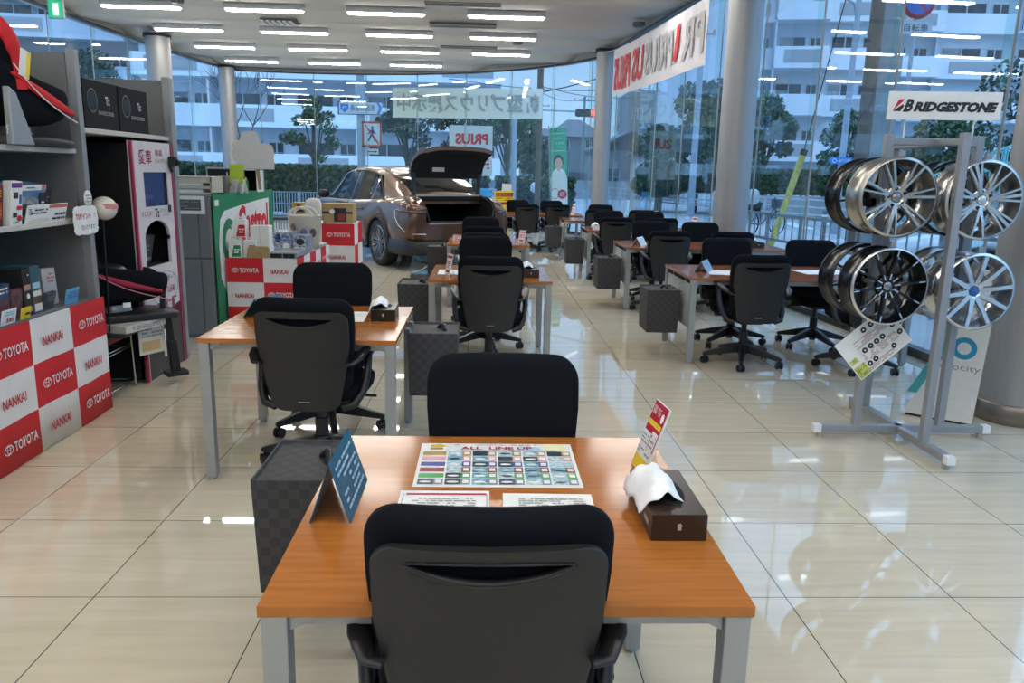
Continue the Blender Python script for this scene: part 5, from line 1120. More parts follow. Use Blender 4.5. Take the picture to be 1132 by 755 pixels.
rack_wheel(2.12, 3.99, 1.365, 'warm silver alloy wheel with twisted double spokes, upper left front of the rack', face=0, barrel_m=AL2, face_m=AL2, cap_m=CARW, n=7, style='twist')
rack_wheel(2.57, 3.99, 1.36, 'bright silver alloy wheel with many split spokes, upper right front of the rack', face=0, barrel_m=AL1, face_m=AL1, cap_m=AL3, n=7, style='split')
rack_wheel(2.13, 3.99, .905, 'gloss black alloy wheel with machined silver spoke edges, lower left front', face=0, barrel_m=BALL, face_m=BALL, cap_m=CARW, n=10, style='thin', cut_m=AL3)
rack_wheel(2.60, 3.99, .885, 'silver ten-spoke alloy wheel with a blue centre cap, lower right front', face=0, barrel_m=AL3, face_m=AL3, cap_m=BCAP, n=10, style='fat')
rack_wheel(2.12, 4.245, 1.365, 'gloss black alloy wheel behind the warm silver one, upper left of the rack', face=0, barrel_m=BALL, face_m=BALL, cap_m=BALL, n=10, style='thin')
rack_wheel(2.57, 4.245, 1.36, 'gloss black alloy wheel behind the split-spoke one, upper right of the rack', face=0, barrel_m=BALL, face_m=BALL, cap_m=BALL, n=10, style='thin')
rack_wheel(2.13, 4.245, .905, 'gloss black alloy wheel behind the machined black one, lower left of the rack', face=0, barrel_m=BALL, face_m=BALL, cap_m=BALL, n=10, style='thin')
rack_wheel(2.60, 4.245, .885, 'dark grey alloy wheel behind the blue-capped one, lower right of the rack', face=0, barrel_m=CARW, face_m=CARW, cap_m=CARW, n=10, style='thin')
# the sign
t = thing('tyre_brand_sign', 'white rectangular tyre brand sign on two thin rods above the wheel rack', 'sign', (2.425, 4.22, 1.84), radians(-8)); m = MB(); m.box(-.285, .285, -.008, .008, -.072, .072); m.build('board', WHITE, t, bevel=.001)
for x in (-.18, .17): m = MB(); m.cyl((x, 0.02, -.17), (x, 0.02, .0), .005, n=8); m.build('rod', WHITE, t)
F = frame((0, -.0085, 0), (1, 0, 0), (0, 0, 1)); m = MB(); text(m, 'B', F @ T_((-.184, .0, 0)), .052, .066, 0, bold=.05, shear=.35); text(m, 'RIDGESTONE', F @ T_((.055, -.006, 0)), .425, .052, 0, bold=.065, shear=.3); m.build('lettering', INK, t)
m = MB(); m.M = F; m.add([(-.262, -.028, .001), (-.235, .03, .001), (-.205, .033, .001), (-.222, .012, .001)], [(0, 3, 2, 1)]); m.M = Matrix.Identity(4); m.build('red_wedge', RED, t)
m = MB(); m.M = F; m.add([(-.262, -.030, .001), (-.214, .006, .001), (-.205, -.002, .001), (-.222, -.030, .001)], [(0, 3, 2, 1)][::1]); m.M = Matrix.Identity(4); m.build('black_wedge', INK, t)
# leaflet and standing board
t = thing('wheel_catalogue', 'tilted white catalogue sheet with pictures of rims hanging low on the rack', 'leaflet', (2.17, 4.165, .565), 0); t.rotation_euler = (0, radians(-42), 0)
m = MB(); m.box(-.175, .175, -.002, .002, -.13, .13); m.build('sheet', PAPER, t); F = frame((0, -.0022, 0), (1, 0, 0), (0, 0, 1))
m = MB(); rect(m, F, -.17, -.10, -.125, -.05, 0); rect(m, F, -.165, -.12, -.03, .0, 0); m.build('yellow_green_ad', [mat('yellow_green', (.45, .50, .10), .6, var=.5, scale=60)], t)
m = MB(); scribble(m, F @ T_((.02, .05, 0)), .22, .05, 5, 0, 3); scribble(m, F @ T_((.02, -.04, 0)), .22, .05, 5, 0, 5); scribble(m, F @ T_((-.02, -.105, 0)), .18, .03, 3, 0, 6); m.build('small_print', mat('reddish_ink', (.42, .16, .13), .6), t)
for x, z in ((-.06, .0), (-.02, .0), (.02, .0), (.06, .0), (.12, .09), (.15, .06), (.14, .02), (-.08, -.08), (-.04, -.08), (.08, -.085), (.05, .10), (0, .10), (.15, -.04)): m = MB(); disc(m, F, x, z, .016, .016, 0, .0018, 16, .35); m.build('rim_picture', INK, t)
t = thing('standing_board', 'white floor standing board with a blue ring and grey lettering behind the wheel rack', 'board', (2.835, 4.56, 0), radians(-41)); m = MB(); m.prism([(-.19, .04), (-.19, .0), (.19, .0), (.23, .95), (.10, .95), (.0, .42)], 'xz', -.006, .006); m.build('board', WHITE, t)
m = MB(); m.prism([(-.19, .04), (.0, .42), (.10, .95), (-.16, .95), (-.12, .50), (-.20, .16)], 'xz', -.001, .001); m.build('clear_wing', CLEAR, t); m = MB(); m.prism([(-.185, .15), (-.13, .15), (-.01, .42), (-.02, .50), (-.06, .42)], 'xz', -.009, -.003); m.build('teal_stripe', mat('teal_stripe', (.06, .38, .42), .5), t)
m = MB(); m.prism([(-.02, .50), (.02, .50), (.09, .80), (-.06, .80)], 'xz', -.009, -.003); m.build('teal_stripe', mat('pale_teal', (.25, .55, .50), .5), t)
F = frame((0, -.0062, 0), (1, 0, 0), (0, 0, 1)); m = MB(); disc(m, F, .095, .47, .068, .068, 0, .001, 36, .55); m.build('blue_ring', mat('ring_blue', (.02, .30, .52), .4), t)
m = MB(); text(m, 'ecocity', F @ T_((.085, .345, 0)), .22, .05, 0); m.build('lettering', GREYI, t); m = MB(); m.box(-.18, .18, -.01, .12, 0, .012); m.build('foot', SHELL, t)

# ================================================================== banners, posters, notices
def cloth_banner(name, label, A, B, z0a, z1a, z0b, z1b, base, amp=.010, sag=.03, n=40, segs=()):
    t = thing(name, label, 'banner', (0, 0, 0)); A = Vector(A); B = Vector(B); d = (B-A).normalized(); nn = Vector((d.y, -d.x, 0))
    def P(u, v, off=0.):
        z0 = z0a+(z0b-z0a)*u; z1 = z1a+(z1b-z1a)*u; z = z0+(z1-z0)*v-sag*sin(pi*u)*(.6+.4*v)
        p = A+(B-A)*u+nn*(off+amp*sin(u*17+v*4)*.35*(1.1-v)+amp*.5*sin(u*9-v*5)); return Vector((p.x, p.y, z))
    m = MB(); g = [[P(i/n, j/8) for j in range(9)] for i in range(n+1)]; g2 = [[P(i/n, j/8, -.003) for j in range(9)] for i in range(n+1)]
    for i in range(n):
        for j in range(8): m.add([g[i][j], g[i+1][j], g[i+1][j+1], g[i][j+1]], [(0, 1, 2, 3)], 0, True); m.add([g2[i][j], g2[i+1][j], g2[i+1][j+1], g2[i][j+1]], [(3, 2, 1, 0)], 0, True)
    m.build('sheet', base, t)
    for s_, u0, u1, v0, v1, mm, nm in segs:
        key = (s_, .03, 0.); dummy = MB(); text(dummy, s_, Matrix.Identity(4), 1, 1, 0, mirror=True, bold=.03)
        m = MB(); vs = [P(u0+(u1-u0)*(p.x+.5), v0+(v1-v0)*(p.y+.5), .016) for p in dummy.v]; m.add(vs, dummy.f); m.build(nm, mm, t)
    return t, P
PALE = mat('banner_pale_print', (.44, .42, .43), .7); WB = mat('satin_banner', (.66, .63, .66), .5, var=.03, scale=4)
t, P = cloth_banner('hanging_banner', 'white satin banner with mirrored red and pale lettering slung between the right columns', (2.42, 15.45, 0), (2.78, 10.35, 0), 2.90, 3.74, 2.84, 3.66, WB, segs=[('PRIUS', .02, .25, .10, .80, RED, 'red_lettering'), ('US', .28, .42, .16, .82, RED, 'red_lettering'), ('PRIUS', .44, .73, .20, .80, PALE, 'pale_lettering'), ('PR', .81, .985, .20, .82, PALE, 'pale_lettering')])
m = MB(); m.add([P(.735, .26, .018), P(.765, .22, .018), P(.785, .50, .018), P(.79, .84, .018), P(.765, .80, .018), P(.75, .50, .018)], [(0, 1, 2, 3, 4, 5)]); m.build('red_slash', RED, t)
m = MB(); m.tube([P(0, 1), (2.5, 17.2, 3.95)], .006, n=5); m.tube([P(1, 1), (2.95, 9.7, 3.80)], .006, n=5); m.build('tie_cord', WHITE, t)
t = thing('red_notice_stand', 'yellow and red notice on a yellow stand at the far end of the aisle', 'notice', (.44, 16.4, 0)); m = MB(); m.M = Matrix.Rotation(-.03, 4, 'Y'); m.box(-.20, .20, -.006, .006, .76, 1.08); m.build('board', YEL, t)
F = Matrix.Rotation(-.03, 4, 'Y') @ frame((0, -.007, .92), (1, 0, 0), (0, 0, 1)); m = MB(); rect(m, F, -.17, .19, .04, .12, 0); rect(m, F, -.17, .19, -.14, -.07, 0); text(m, '新型プリウス', F @ T_((0, .08, .001)), .30, .06, 1); scribble(m, F @ T_((0, -.01, .001)), .32, .08, 2, 2, 4); m.build('print', [mat('brick_red', (.35, .03, .01), .5), YEL, RED], t)
m = MB(); m.bar((0.05, 0, .02), (0, 0, .8), .10, .02); m.box(-.12, .16, -.12, .12, 0, .02); m.build('stand', YEL, t); m = MB(); m.M = Matrix.Rotation(.06, 4, 'Y'); m.box(-.14, .06, -.004, .004, 1.06, 1.22); m.build('white_card', PAPER, t)
t = thing('planter_figurine', 'small white and red figurine on the far right desk', 'figurine', (2.72, 13.55, TH)); m = MB(); m.lathe([(.03, 0), (.035, .03), (.02, .08), (.015, .10)], n=12, cap=True); m.build('torso', PAPER, t); m = MB(); m.blob((0, 0, .13), .03, .03, .035); m.build('head', mat('brown_head', (.2, .1, .05), .6), t); m = MB(); m.lathe([(.036, .01), (.038, .03), (.03, .045)], n=12); m.build('red_sash', RED, t)
# ================================================================== outside
GR = mat('asphalt', (.29, .31, .33), .8, var=.12, scale=1.5); PAV = mat('pale_paving', (.36, .37, .38), .8, var=.08, scale=2)
m = MB(); m.box(-90, 120, -20, 160, -.3, -.065); tag(m.build('street_ground', GR), kind='structure')
m = MB(); m.box(-14, 9, -8, 25.5, -.07, -.05); tag(m.build('pavement', PAV), kind='structure')
m = MB()
for a, b_ in (((5.5, 30), (11, 60)), ((9.0, 27), (16.5, 58))): m.bar((a[0], a[1], -.06), (b_[0], b_[1], -.06), .22, .012)
for k in range(6): m.bar((10+1.4*k, 24-.3*k, -.06), (10.7+1.4*k, 27.5-.3*k, -.06), .45, .012)
tag(m.build('road_marking', mat('road_white', (.6, .62, .62), .7)), kind='structure')

LEAFA = mat('leaf_dark', (.030, .060, .028), .7, var=.4, scale=3); LEAFB = mat('leaf_mid', (.050, .095, .035), .7, var=.4, scale=3); BARK = mat('bark', (.09, .075, .06), .85, var=.3, scale=14)
def leaves(rnd, blobs, n, sz):
    m = MB(); tot = sum(b_[3]*b_[4]*b_[5] for b_ in blobs)
    for cx, cy, cz, rx, ry, rz in blobs:
        for _ in range(int(n*rx*ry*rz/tot)+4):
            while True:
                a = Vector((rnd.uniform(-1, 1), rnd.uniform(-1, 1), rnd.uniform(-1, 1)))
                if .35 < a.length < 1: break
            p = Vector((cx+a.x*rx, cy+a.y*ry, cz+a.z*rz)); q = Vector((rnd.gauss(0, 1), rnd.gauss(0, 1), rnd.gauss(0, 1))).normalized(); r_ = q.orthogonal().normalized()*sz*rnd.uniform(.6, 1.3); s_ = q.cross(r_)*.6
            m.add([p-r_, p-s_, p+r_, p+s_], [(0, 1, 2, 3)])
    return m
def tree(x, y, h, cr, label, n=1800, leaf=None, trunk=.12, fill=1., seed=1, sz=.13, low=.42):
    n = int(n*1.9); sz *= .70
    rnd = random.Random(seed); t = thing('street_tree', label, 'tree', (x, y, -.06)); m = MB(); ctr = h-cr*.9
    m.tube([(0, 0, 0), (.05*h*.3, 0, h*.25), (-.02*h, .02, h*.5), (0, 0, h*.8)], [trunk, trunk*.8, trunk*.6, trunk*.25], n=8)
    bl = []
    for k in range(9):
        a = 2*pi*k/9+rnd.uniform(-.3, .3); rr = cr*rnd.uniform(.45, .8); z = h*low+(h-cr*.3-h*low)*rnd.random()
        e = Vector((rr*cos(a), rr*sin(a), z)); m.tube([(0, 0, h*rnd.uniform(.28, .5)), e*.55+Vector((0, 0, z*.4)), e], [trunk*.45, trunk*.28, trunk*.1], n=6)
        s_ = cr*rnd.uniform(.35, .55)*fill; bl.append((e.x, e.y, e.z, s_, s_, s_*.75))
    bl.append((0, 0, h-cr*.45, cr*.55*fill, cr*.55*fill, cr*.5)); m.build('trunk', BARK, t); leaves(rnd, bl, n, sz).build('foliage', leaf or LEAFA, t); return t
tree(-6.3, 30, 4.05, 1.15, 'open-crowned street tree in front of the white balconies, left of the street name sign', 620, LEAFB, .09, .62, 3)
tree(-2.9, 30.5, 4.2, 1.25, 'street tree behind the mirrored banner, right of the no-walking sign', 950, LEAFA, .10, .75, 4)
tree(-1.0, 31.5, 4.2, 1.4, 'dark street tree just left of the white car-model sign', 900, LEAFA, .10, .75, 5)
tree(1.0, 35, 4.5, 1.6, 'street tree seen to the right of the white car-model sign', 1500, LEAFB, .11, .9, 6)
tree(2.8, 44, 3.6, 1.5, 'small far tree left of the green poster', 900, LEAFA, .10, .9, 16, .2)
tree(-14.6, 31, 5.6, 1.7, 'dark tree at far left beside the left column', 1400, LEAFA, .12, .9, 7, .16)
tree(-17.5, 30, 5.8, 1.8, 'dark tree at the far left edge above the display unit', 1400, LEAFA, .12, .9, 8, .16)
for i, (x, y, h, cr, lb) in enumerate(((7.5, 34, 3.6, 1.3, 'large dense evergreen tree by the road, left of three'), (8.9, 33.5, 5.35, 1.75, 'large dense evergreen tree by the road, tallest of three'), (10.2, 33, 4.9, 1.6, 'large dense evergreen tree by the road, partly behind the middle column'))): tree(x, y, h, cr, lb, 3800, LEAFA, .18, 1.1, 20+i, .15, low=.25)
tree(12.7, 36, 5.2, 1.5, 'leafy tree right of the middle column in front of the stepped flats', 1500, LEAFB, .13, .85, 31, .17, low=.3)
tree(16.3, 36, 4.6, 1.5, 'leafy tree behind the big utility pole', 1200, LEAFB, .13, .85, 32, .17, low=.3)
tree(14.5, 25, 3.7, 1.7, 'spreading tree just below the tyre brand sign', 2200, LEAFB, .14, 1., 33, .13, low=.4)
tree(17.8, 24, 5.2, 2.2, 'dark tree at the right edge behind the teal stairs', 3000, LEAFA, .15, 1.15, 34, .14, low=.3)
# bare tree
rnd = random.Random(9); t = thing('bare_tree', 'leafless tree with thin spreading branches right of the left column', 'tree', (-7.9, 27, -.06)); m = MB()
def br(p, d, l, r_, k):
    q = p+d*l; m.tube([p, (p+q)/2+Vector((rnd.uniform(-.04, .04), 0, 0)), q], [r_, r_*.8, r_*.55], n=5)
    if k:
        for _ in range(3): br(q, (d+Vector((rnd.uniform(-.7, .7), rnd.uniform(-.5, .5), rnd.uniform(-.05, .35)))).normalized(), l*.72, r_*.55, k-1)
br(Vector((0, 0, 0)), Vector((0, 0, 1)), 1.7, .07, 4); m.build('trunk_and_branches', BARK, t)
# hedges and low fence
def hedge(x0, x1, y, z0, z1, label, seed, n=2500, dep=.9, sz=.09):
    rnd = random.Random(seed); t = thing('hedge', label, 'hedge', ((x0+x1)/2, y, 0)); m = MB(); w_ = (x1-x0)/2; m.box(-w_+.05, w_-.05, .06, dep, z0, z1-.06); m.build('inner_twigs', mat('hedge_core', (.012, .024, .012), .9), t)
    m = MB()
    for _ in range(n):
        f_ = rnd.random(); p = Vector((rnd.uniform(-w_, w_), rnd.uniform(-.02, .10), rnd.uniform(z0, z1))) if f_ < .6 else Vector((rnd.uniform(-w_, w_), rnd.uniform(0, dep), z1+rnd.uniform(-.07, .05)))
        q = Vector((rnd.gauss(0, 1), rnd.gauss(0, 1), rnd.gauss(0, 1))).normalized(); r_ = q.orthogonal().normalized()*sz; s_ = q.cross(r_)*.6; m.add([p-r_, p-s_, p+r_, p+s_], [(0, 1, 2, 3)])
    m.build('foliage', mat('hedge_leaf', (.040, .075, .025), .7, var=.5, scale=6), t)
hedge(-10.5, -3.8, 25.2, .1, 1.50, 'clipped green hedge outside the far left windows', 1, 4500); hedge(-3.5, .2, 25.6, -.05, 1.40, 'clipped green hedge behind the bronze car', 2, 2200); hedge(.4, 3.2, 27.8, -.07, 1.25, 'lower green hedge left of the green poster', 3, 1800)
hedge(-20, -11, 26.5, .1, 1.45, 'green hedge outside behind the grey cabinet at far left', 5, 3000)
hedge(10.5, 15.2, 30.0, .83, 1.72, 'green hedge on a low wall, right of the middle column', 4, 3200); hedge(15.4, 21, 30.0, .83, 1.62, 'green hedge on a low wall behind the wheel rack', 6, 3000)
m = MB(); m.box(10.2, 24, 29.6, 29.95, -.06, .80); tag(m.build('garden_wall', mat('weathered_wall', (.30, .32, .33), .8, var=.2, scale=2)), 'long low weathered wall under the right-hand hedge outside', 'wall')
m = MB(); m.box(5.5, 14.5, 50, 50.4, -.06, 1.05); tag(m.build('garden_wall', mat('weathered_wall', (.30, .32, .33), .8, var=.2, scale=2)), 'grey low wall far across the road, below the white buildings', 'wall')
def rail_fence(name, label, A, B, z0, z1, npost, nrail, mm, pr=.03, rr=.02, nb=0, br_=.010, cat='fence'):
    t = thing(name, label, cat, (0, 0, 0)); A = Vector(A); B = Vector(B)
    for k in range(npost+1): p = A+(B-A)*k/npost; m = MB(); m.cyl((p.x, p.y, p.z-.06), (p.x, p.y, p.z+z1), pr, n=8); m.build('post', mm, t)
    for k in range(nrail): z = z0+(z1-z0)*k/(max(1, nrail-1)); m = MB(); m.bar(A+Vector((0, 0, z)), B+Vector((0, 0, z)), rr*2, rr*2); m.build('rail', mm, t)
    if nb:
        m = MB()
        for k in range(nb): p = A+(B-A)*(k+.5)/nb; m.bar(p+Vector((0, 0, z0)), p+Vector((0, 0, z1)), br_*2, br_*2)
        tag(m.build('balusters', mm, t), kind='stuff')
    return t
FB = mat('pale_blue_fence', (.30, .38, .46), .5); RL = mat('grey_blue_rail', (.28, .33, .38), .4, metal=.4)
rail_fence('mesh_fence', 'low pale blue mesh fence in front of the left hedge', (-10, 24.3, 0), (-1.2, 24.3, 0), .06, .74, 6, 3, FB, .03, .012, 110, .012)
rail_fence('mesh_fence', 'low pale blue mesh fence outside at far left behind the cabinet', (-20, 25.5, 0), (-10.4, 25.0, 0), .06, .74, 6, 3, FB, .03, .012, 90, .012)
rail_fence('guard_rail', 'white road guard rail curving away behind the far column', (5.7, 44, 0), (9.4, 29.5, 0), .30, .78, 10, 3, mat('guard_white', (.42, .46, .48), .5), .04, .025, 40, .012)
rail_fence('guard_rail', 'road guard rail behind the middle column', (9.6, 28.8, 0), (11.5, 24, 0), .30, .78, 5, 3, mat('guard_white', (.42, .46, .48), .5), .04, .025)
rail_fence('ramp_railing', 'grey-blue tubular railing just outside the right windows', (4.35, 13.2, 0), (5.2, 6.4, 0), .52, .90, 7, 2, RL, .022, .02, 34, .008)
rail_fence('ramp_railing', 'grey-blue tubular railing outside behind the wheel rack', (5.3, 6.2, 0), (6.6, 4.0, 0), .25, .70, 4, 3, RL, .03, .025)
TQ = mat('teal_rail', (.20, .52, .52), .5)
t = rail_fence('stair_railing', 'pale teal stair railing climbing at the right edge outside', (11.0, 20.5, .25), (13.6, 18.6, 1.75), .25, 1.05, 6, 3, TQ, .03, .025, 30, .012)
rail_fence('stair_railing', 'pale teal landing railing at the right edge, top of the stairs', (13.65, 18.6, 1.75), (16.5, 17.8, 1.75), .25, 1.05, 5, 3, TQ, .03, .025, 26, .012)
m = MB(); 
for k in range(9): m.box(11.2+.27*k, 11.5+.27*k, 19.0-.16*k, 20.8-.16*k, -.06, .22+.17*k)
m.box(13.6, 17, 17.4, 19.5, -.06, 1.74); tag(m.build('outside_stairs', mat('stair_concrete', (.28, .30, .31), .8)), 'concrete stairs behind the teal railing at the right edge', 'stairs')
for x, y, lb in ((8.4, 19.2, 'left'), (9.6, 19.0, 'right')):
    t = thing('bollard', 'short dark bollard on the pavement beyond the ramp railing, %s one' % lb, 'bollard', (x, y, -.06)); m = MB(); m.cyl((0, 0, 0), (0, 0, .75), .06, n=12); m.build('shaft', mat('bollard_grey', (.10, .12, .13), .5), t); m = MB(); m.cyl((0, 0, .6), (0, 0, .66), .063, n=12); m.build('band', WHITE, t)
t = thing('bollard', 'dark flexible post with pale bands right of the green poster', 'bollard', (2.25, 22.6, -.06)); m = MB(); m.cyl((0, 0, 0), (0, 0, .95), .04, n=10); m.build('shaft', MATTE, t)
for z in (.4, .6, .8): m = MB(); m.cyl((0, 0, z), (0, 0, z+.06), .043, n=10); m.build('band', GREYI, t)

# buildings
def window_mesh(w_, h_):
    m = MB(); m.box(-w_/2, w_/2, -.03, .03, 0, .05); m.box(-w_/2, w_/2, -.03, .03, h_-.05, h_); m.box(-w_/2, -w_/2+.06, -.03, .03, 0, h_); m.box(w_/2-.06, w_/2, -.03, .03, 0, h_); m.box(-.04, .04, -.03, .03, 0, h_); m.box(-w_/2, w_/2, -.028, .028, h_*.33, h_*.33+.03); return m
WFR = mat('window_frame_white', (.50, .55, .58), .5); PANE = mat('window_pane_dark', (.045, .06, .075), .12, spec=.7, var=.5, scale=.6)
CURT = mat('curtain_pane', (.28, .30, .30), .5)
def flats(name, label, loc, rz, bays, bw, floors, fh, z0, wall_m, par_m, pat=None, depth=9., steps=None, dish=False):
    t = thing(name, label, 'building', loc, rz); W_ = bays*bw
    m = MB()
    for b_ in range(bays):
        top = steps[b_] if steps else floors
        m.box(b_*bw, (b_+1)*bw, 0, depth, -.06, z0+top*fh+.3)
    m.build('wall', wall_m, t); w0 = None
    for b_ in range(bays):
        top = steps[b_] if steps else floors; x0 = b_*bw; x1 = x0+bw
        for k in range(top):
            z = z0+k*fh
            proj = 1.5 if not pat or pat[b_ % len(pat)] else .7
            m = MB(); m.box(x0, x1, -proj, .0, z-.18, z); m.box(x0, x1, -proj, -proj+.12, z, z+1.15)
            m.build('balcony', par_m, t)
            if (b_+k) % 2 == 0:
                m = MB(); m.box(x0+bw*.18, x1-bw*.12, -proj-.02, -proj-.005, z+.15, z+.95); m.build('parapet_panel', mat('parapet_grey', (.38, .40, .42), .7), t)
            if b_ % 2: m = MB(); m.box(x0-.06, x0+.06, -proj+.12, 0, z, z+fh-.2); m.build('party_wall', wall_m, t)
            if w0 is None:
                w0 = window_mesh(bw*.52, 1.9).build('window', WFR, t); m = MB(); m.box(-bw*.25, bw*.25, -.005, .005, .03, 1.87); m.build('pane', PANE, w0)
                w1 = window_mesh(bw*.22, 1.0).build('window', WFR, t); m = MB(); m.box(-bw*.10, bw*.10, -.005, .005, .03, .97); m.build('pane', PANE, w1); p, q = w0, w1
            else: p, q = copy_tree(w0, t), copy_tree(w1, t)
            p.location = (x0+bw*.38, -.035, z+.05); q.location = (x0+bw*.82, -.035, z+.9)
            if (b_*7+k*3) % 4 == 0: m = MB(); m.box(x0+bw*.14, x0+bw*.36, -.05, -.04, z+.1, z+1.9); m.build('curtain', CURT, t)
    if dish:
        for x, z in dish:
            m = MB(); m.lathe([(.001, -.10), (.22, -.04), (.33, .02), (.34, .0), (.2, -.07), (.001, -.13)], c=(x, -1.75, z), ax='y', n=20); m.build('satellite_dish', mat('dish_pale', (.5, .62, .68), .4), t)
    return t
WALLB = mat('flat_wall_paint', (.58, .64, .70), .8, var=.05, scale=.5); PARB = mat('flat_parapet_white', (.80, .84, .88), .75, var=.04, scale=.5); WALLD = mat('flat_wall_dim', (.36, .40, .44), .8)
flats('apartment_building', 'long white block of flats with balconies seen through the far left windows', (-21.5, 52, 0), radians(1), 5, 4.5, 6, 2.92, 1.15, WALLB, PARB)
flats('apartment_building', 'dim bluish block of flats at far left beyond the left column', (-44, 52, 0), radians(8), 5, 4.2, 5, 2.9, .6, WALLD, WALLB)
flats('apartment_building', 'large white block of flats filling the upper right windows', (26.0, 57, 0), radians(-4), 7, 5.2, 8, 2.95, -.2, WALLB, PARB, pat=[1, 0, 1], dish=[(5.2, 13.45), (6.3, 13.4)])
flats('apartment_building', 'stepped white wing of flats right of the middle column', (15.8, 55, 0), radians(-12), 3, 3.3, 8, 2.95, -.2, WALLB, PARB, steps=[8, 8, 8], pat=[0, 1])
t = thing('apartment_building', 'tall plain end wall of flats with few windows, just right of the middle column', 'building', (12.9, 47, 0), radians(10)); m = MB(); m.box(0, 3.3, 0, 8, -.06, 20); m.build('wall', WALLB, t)
for k in range(6): w_ = window_mesh(.7, 1.3).build('window', WFR, t); w_.location = (2.2, -.03, 3.1+2.9*k); m = MB(); m.box(-.3, .3, -.005, .005, .04, 1.26); m.build('pane', PANE, w_)
def house(x, y, w_, d_, hw, hr, label, wall_m, roof_m, rz=0, hip=False, nwin=2):
    t = thing('house', label, 'house', (x, y, 0), rz); m = MB(); m.box(-w_/2, w_/2, 0, d_, -.06, hw); m.build('wall', wall_m, t); o = .35
    m = MB()
    if hip: m.add([(-w_/2-o, -o, hw), (w_/2+o, -o, hw), (w_/2+o, d_+o, hw), (-w_/2-o, d_+o, hw), (-w_*.12, d_/2, hr), (w_*.12, d_/2, hr)], [(0, 1, 5, 4), (1, 2, 5), (2, 3, 4, 5), (3, 0, 4), (3, 2, 1, 0)])
    else: m.prism([(-w_/2-o, hw-.1), (0, hr), (w_/2+o, hw-.1), (w_/2+o, hw+.1), (0, hr+.2), (-w_/2-o, hw+.1)], 'xz', -o, d_+o); m.prism([(-w_/2, hw), (w_/2, hw), (0, hr)], 'xz', 0, d_)
    m.build('roof', roof_m, t)
    for k in range(nwin):
        for zf in ([.9, 3.4] if hw > 4 else [.9]):
            q = window_mesh(1.1, 1.1).build('window', WFR, t); q.location = (-w_/2+w_*(k+.5)/nwin, -.03, zf); m = MB(); m.box(-.5, .5, -.005, .005, .04, 1.06); m.build('pane', PANE, q)
    return t
RF = mat('dark_roof_tile', (.07, .075, .085), .6); HW = mat('grey_house_wall', (.20, .21, .22), .8); HW2 = mat('white_house_wall', (.60, .64, .66), .8)
house(8.3, 72, 5.0, 7, 4.7, 6.4, 'dark-roofed two-storey house beyond the crossing, left of the far column', HW, RF, hip=True)
house(11.3, 62, 5.2, 7, 3.3, 4.6, 'dark-roofed house half behind the far column', HW, RF)
house(12.6, 54, 3.6, 5, 2.8, 3.9, 'white low building with dark gable roof beside the big tree', HW2, RF, nwin=1)
house(18.5, 68, 6, 7, 5.2, 6.6, 'grey house farther along the road right of the far column', HW, RF)
house(6.2, 84, 4.5, 7, 4.8, 6.2, 'far small house above the crossing, beside the green poster', HW, RF, hip=True)
t = thing('office_block', 'grey concrete block on the skyline left of the big tree', 'building', (16, 90, 0)); m = MB(); m.box(0, 6, 0, 8, 0, 10.5); m.build('wall', HW, t)
for k in range(3):
    for j in range(3): q = window_mesh(1.2, 1.2).build('window', WFR, t); q.location = (1+2*k, -.03, 2+2.8*j)
t = thing('office_block', 'low dark blue building on the skyline left of the green poster', 'building', (.5, 98, 0)); m = MB(); m.box(-4, 3, 0, 8, 0, 5.2); m.build('wall', WALLD, t)
for k in range(3): q = window_mesh(1.2, 1.2).build('window', WFR, t); q.location = (-3+2*k, -.03, 2.6)

# poles, signs, signal
PB = mat('pole_brown', (.12, .085, .06), .8, var=.2, scale=6); PG = mat('pole_concrete', (.23, .24, .24), .8, var=.1, scale=6); PS = mat('pole_steel_blue', (.30, .36, .42), .5)
def pole(name, x, y, h, r0_, r1_, mm, label, arms=()):
    t = thing(name, label, 'pole', (x, y, -.06)); m = MB(); m.cyl((0, 0, 0), (0, 0, h), r0_, r1_, n=14); m.build('shaft', mm, t)
    for z, l in arms:
        m = MB(); m.bar((-l, 0, z), (l, 0, z), .07, .07); m.build('crossarm', mm, t)
        for q in (-l*.85, l*.85, l*.3): m = MB(); m.cyl((q, 0, z), (q, 0, z+.16), .04, n=8); m.build('insulator', GREYI, t)
    return t
pole('utility_pole', 7.72, 16.2, 8.5, .15, .12, PB, 'tall brown utility pole outside, above the black rims'); pole('utility_pole', 8.75, 17.6, 8.5, .30, .26, PG, 'thick grey concrete pole right behind the brown utility pole')
pole('utility_pole', 10.1, 50, 7.0, .12, .09, PG, 'distant utility pole with crossarms against the sky left of the big tree', [(6.6, .7), (6.1, .5)]); pole('utility_pole', 7.6, 62, 7.3, .12, .09, PG, 'distant utility pole with a crossarm by the far column', [(7.0, .9)])
pole('utility_pole', 7.9, 30, 7.5, .13, .10, PS, 'blue-grey pole in front of the big evergreen trees', [(6.6, .5)]); pole('utility_pole', 3.7, 55, 7.5, .09, .06, PG, 'distant utility pole left of the dark window post', [(7.0, .8)]); pole('utility_pole', 5.0, 75, 8.2, .12, .09, PG, 'farthest utility pole on the road axis', [(7.6, 1.0)])
pole('window_post', 1.52, 22.6, 6.0, .085, .085, PB, 'dark brown post outside the far windows right of the white banner')
t = pole('street_lamp', 9.95, 22, 6.2, .10, .07, PS, 'pale blue-grey street lamp post left of the brown utility pole'); m = MB(); m.tube([(0, 0, 5.6), (-.1, 0, 6.1), (-.5, 0, 6.3), (-.9, 0, 6.25)], .04, n=8); m.tube([(0, 0, 5.0), (.15, 0, 5.35), (.8, 0, 5.9)], .02, n=6); m.build('lamp_arm', PS, t); m = MB(); m.blob((-1.1, 0, 6.22), .25, .1, .06); m.build('lamp_head', WFR, t)
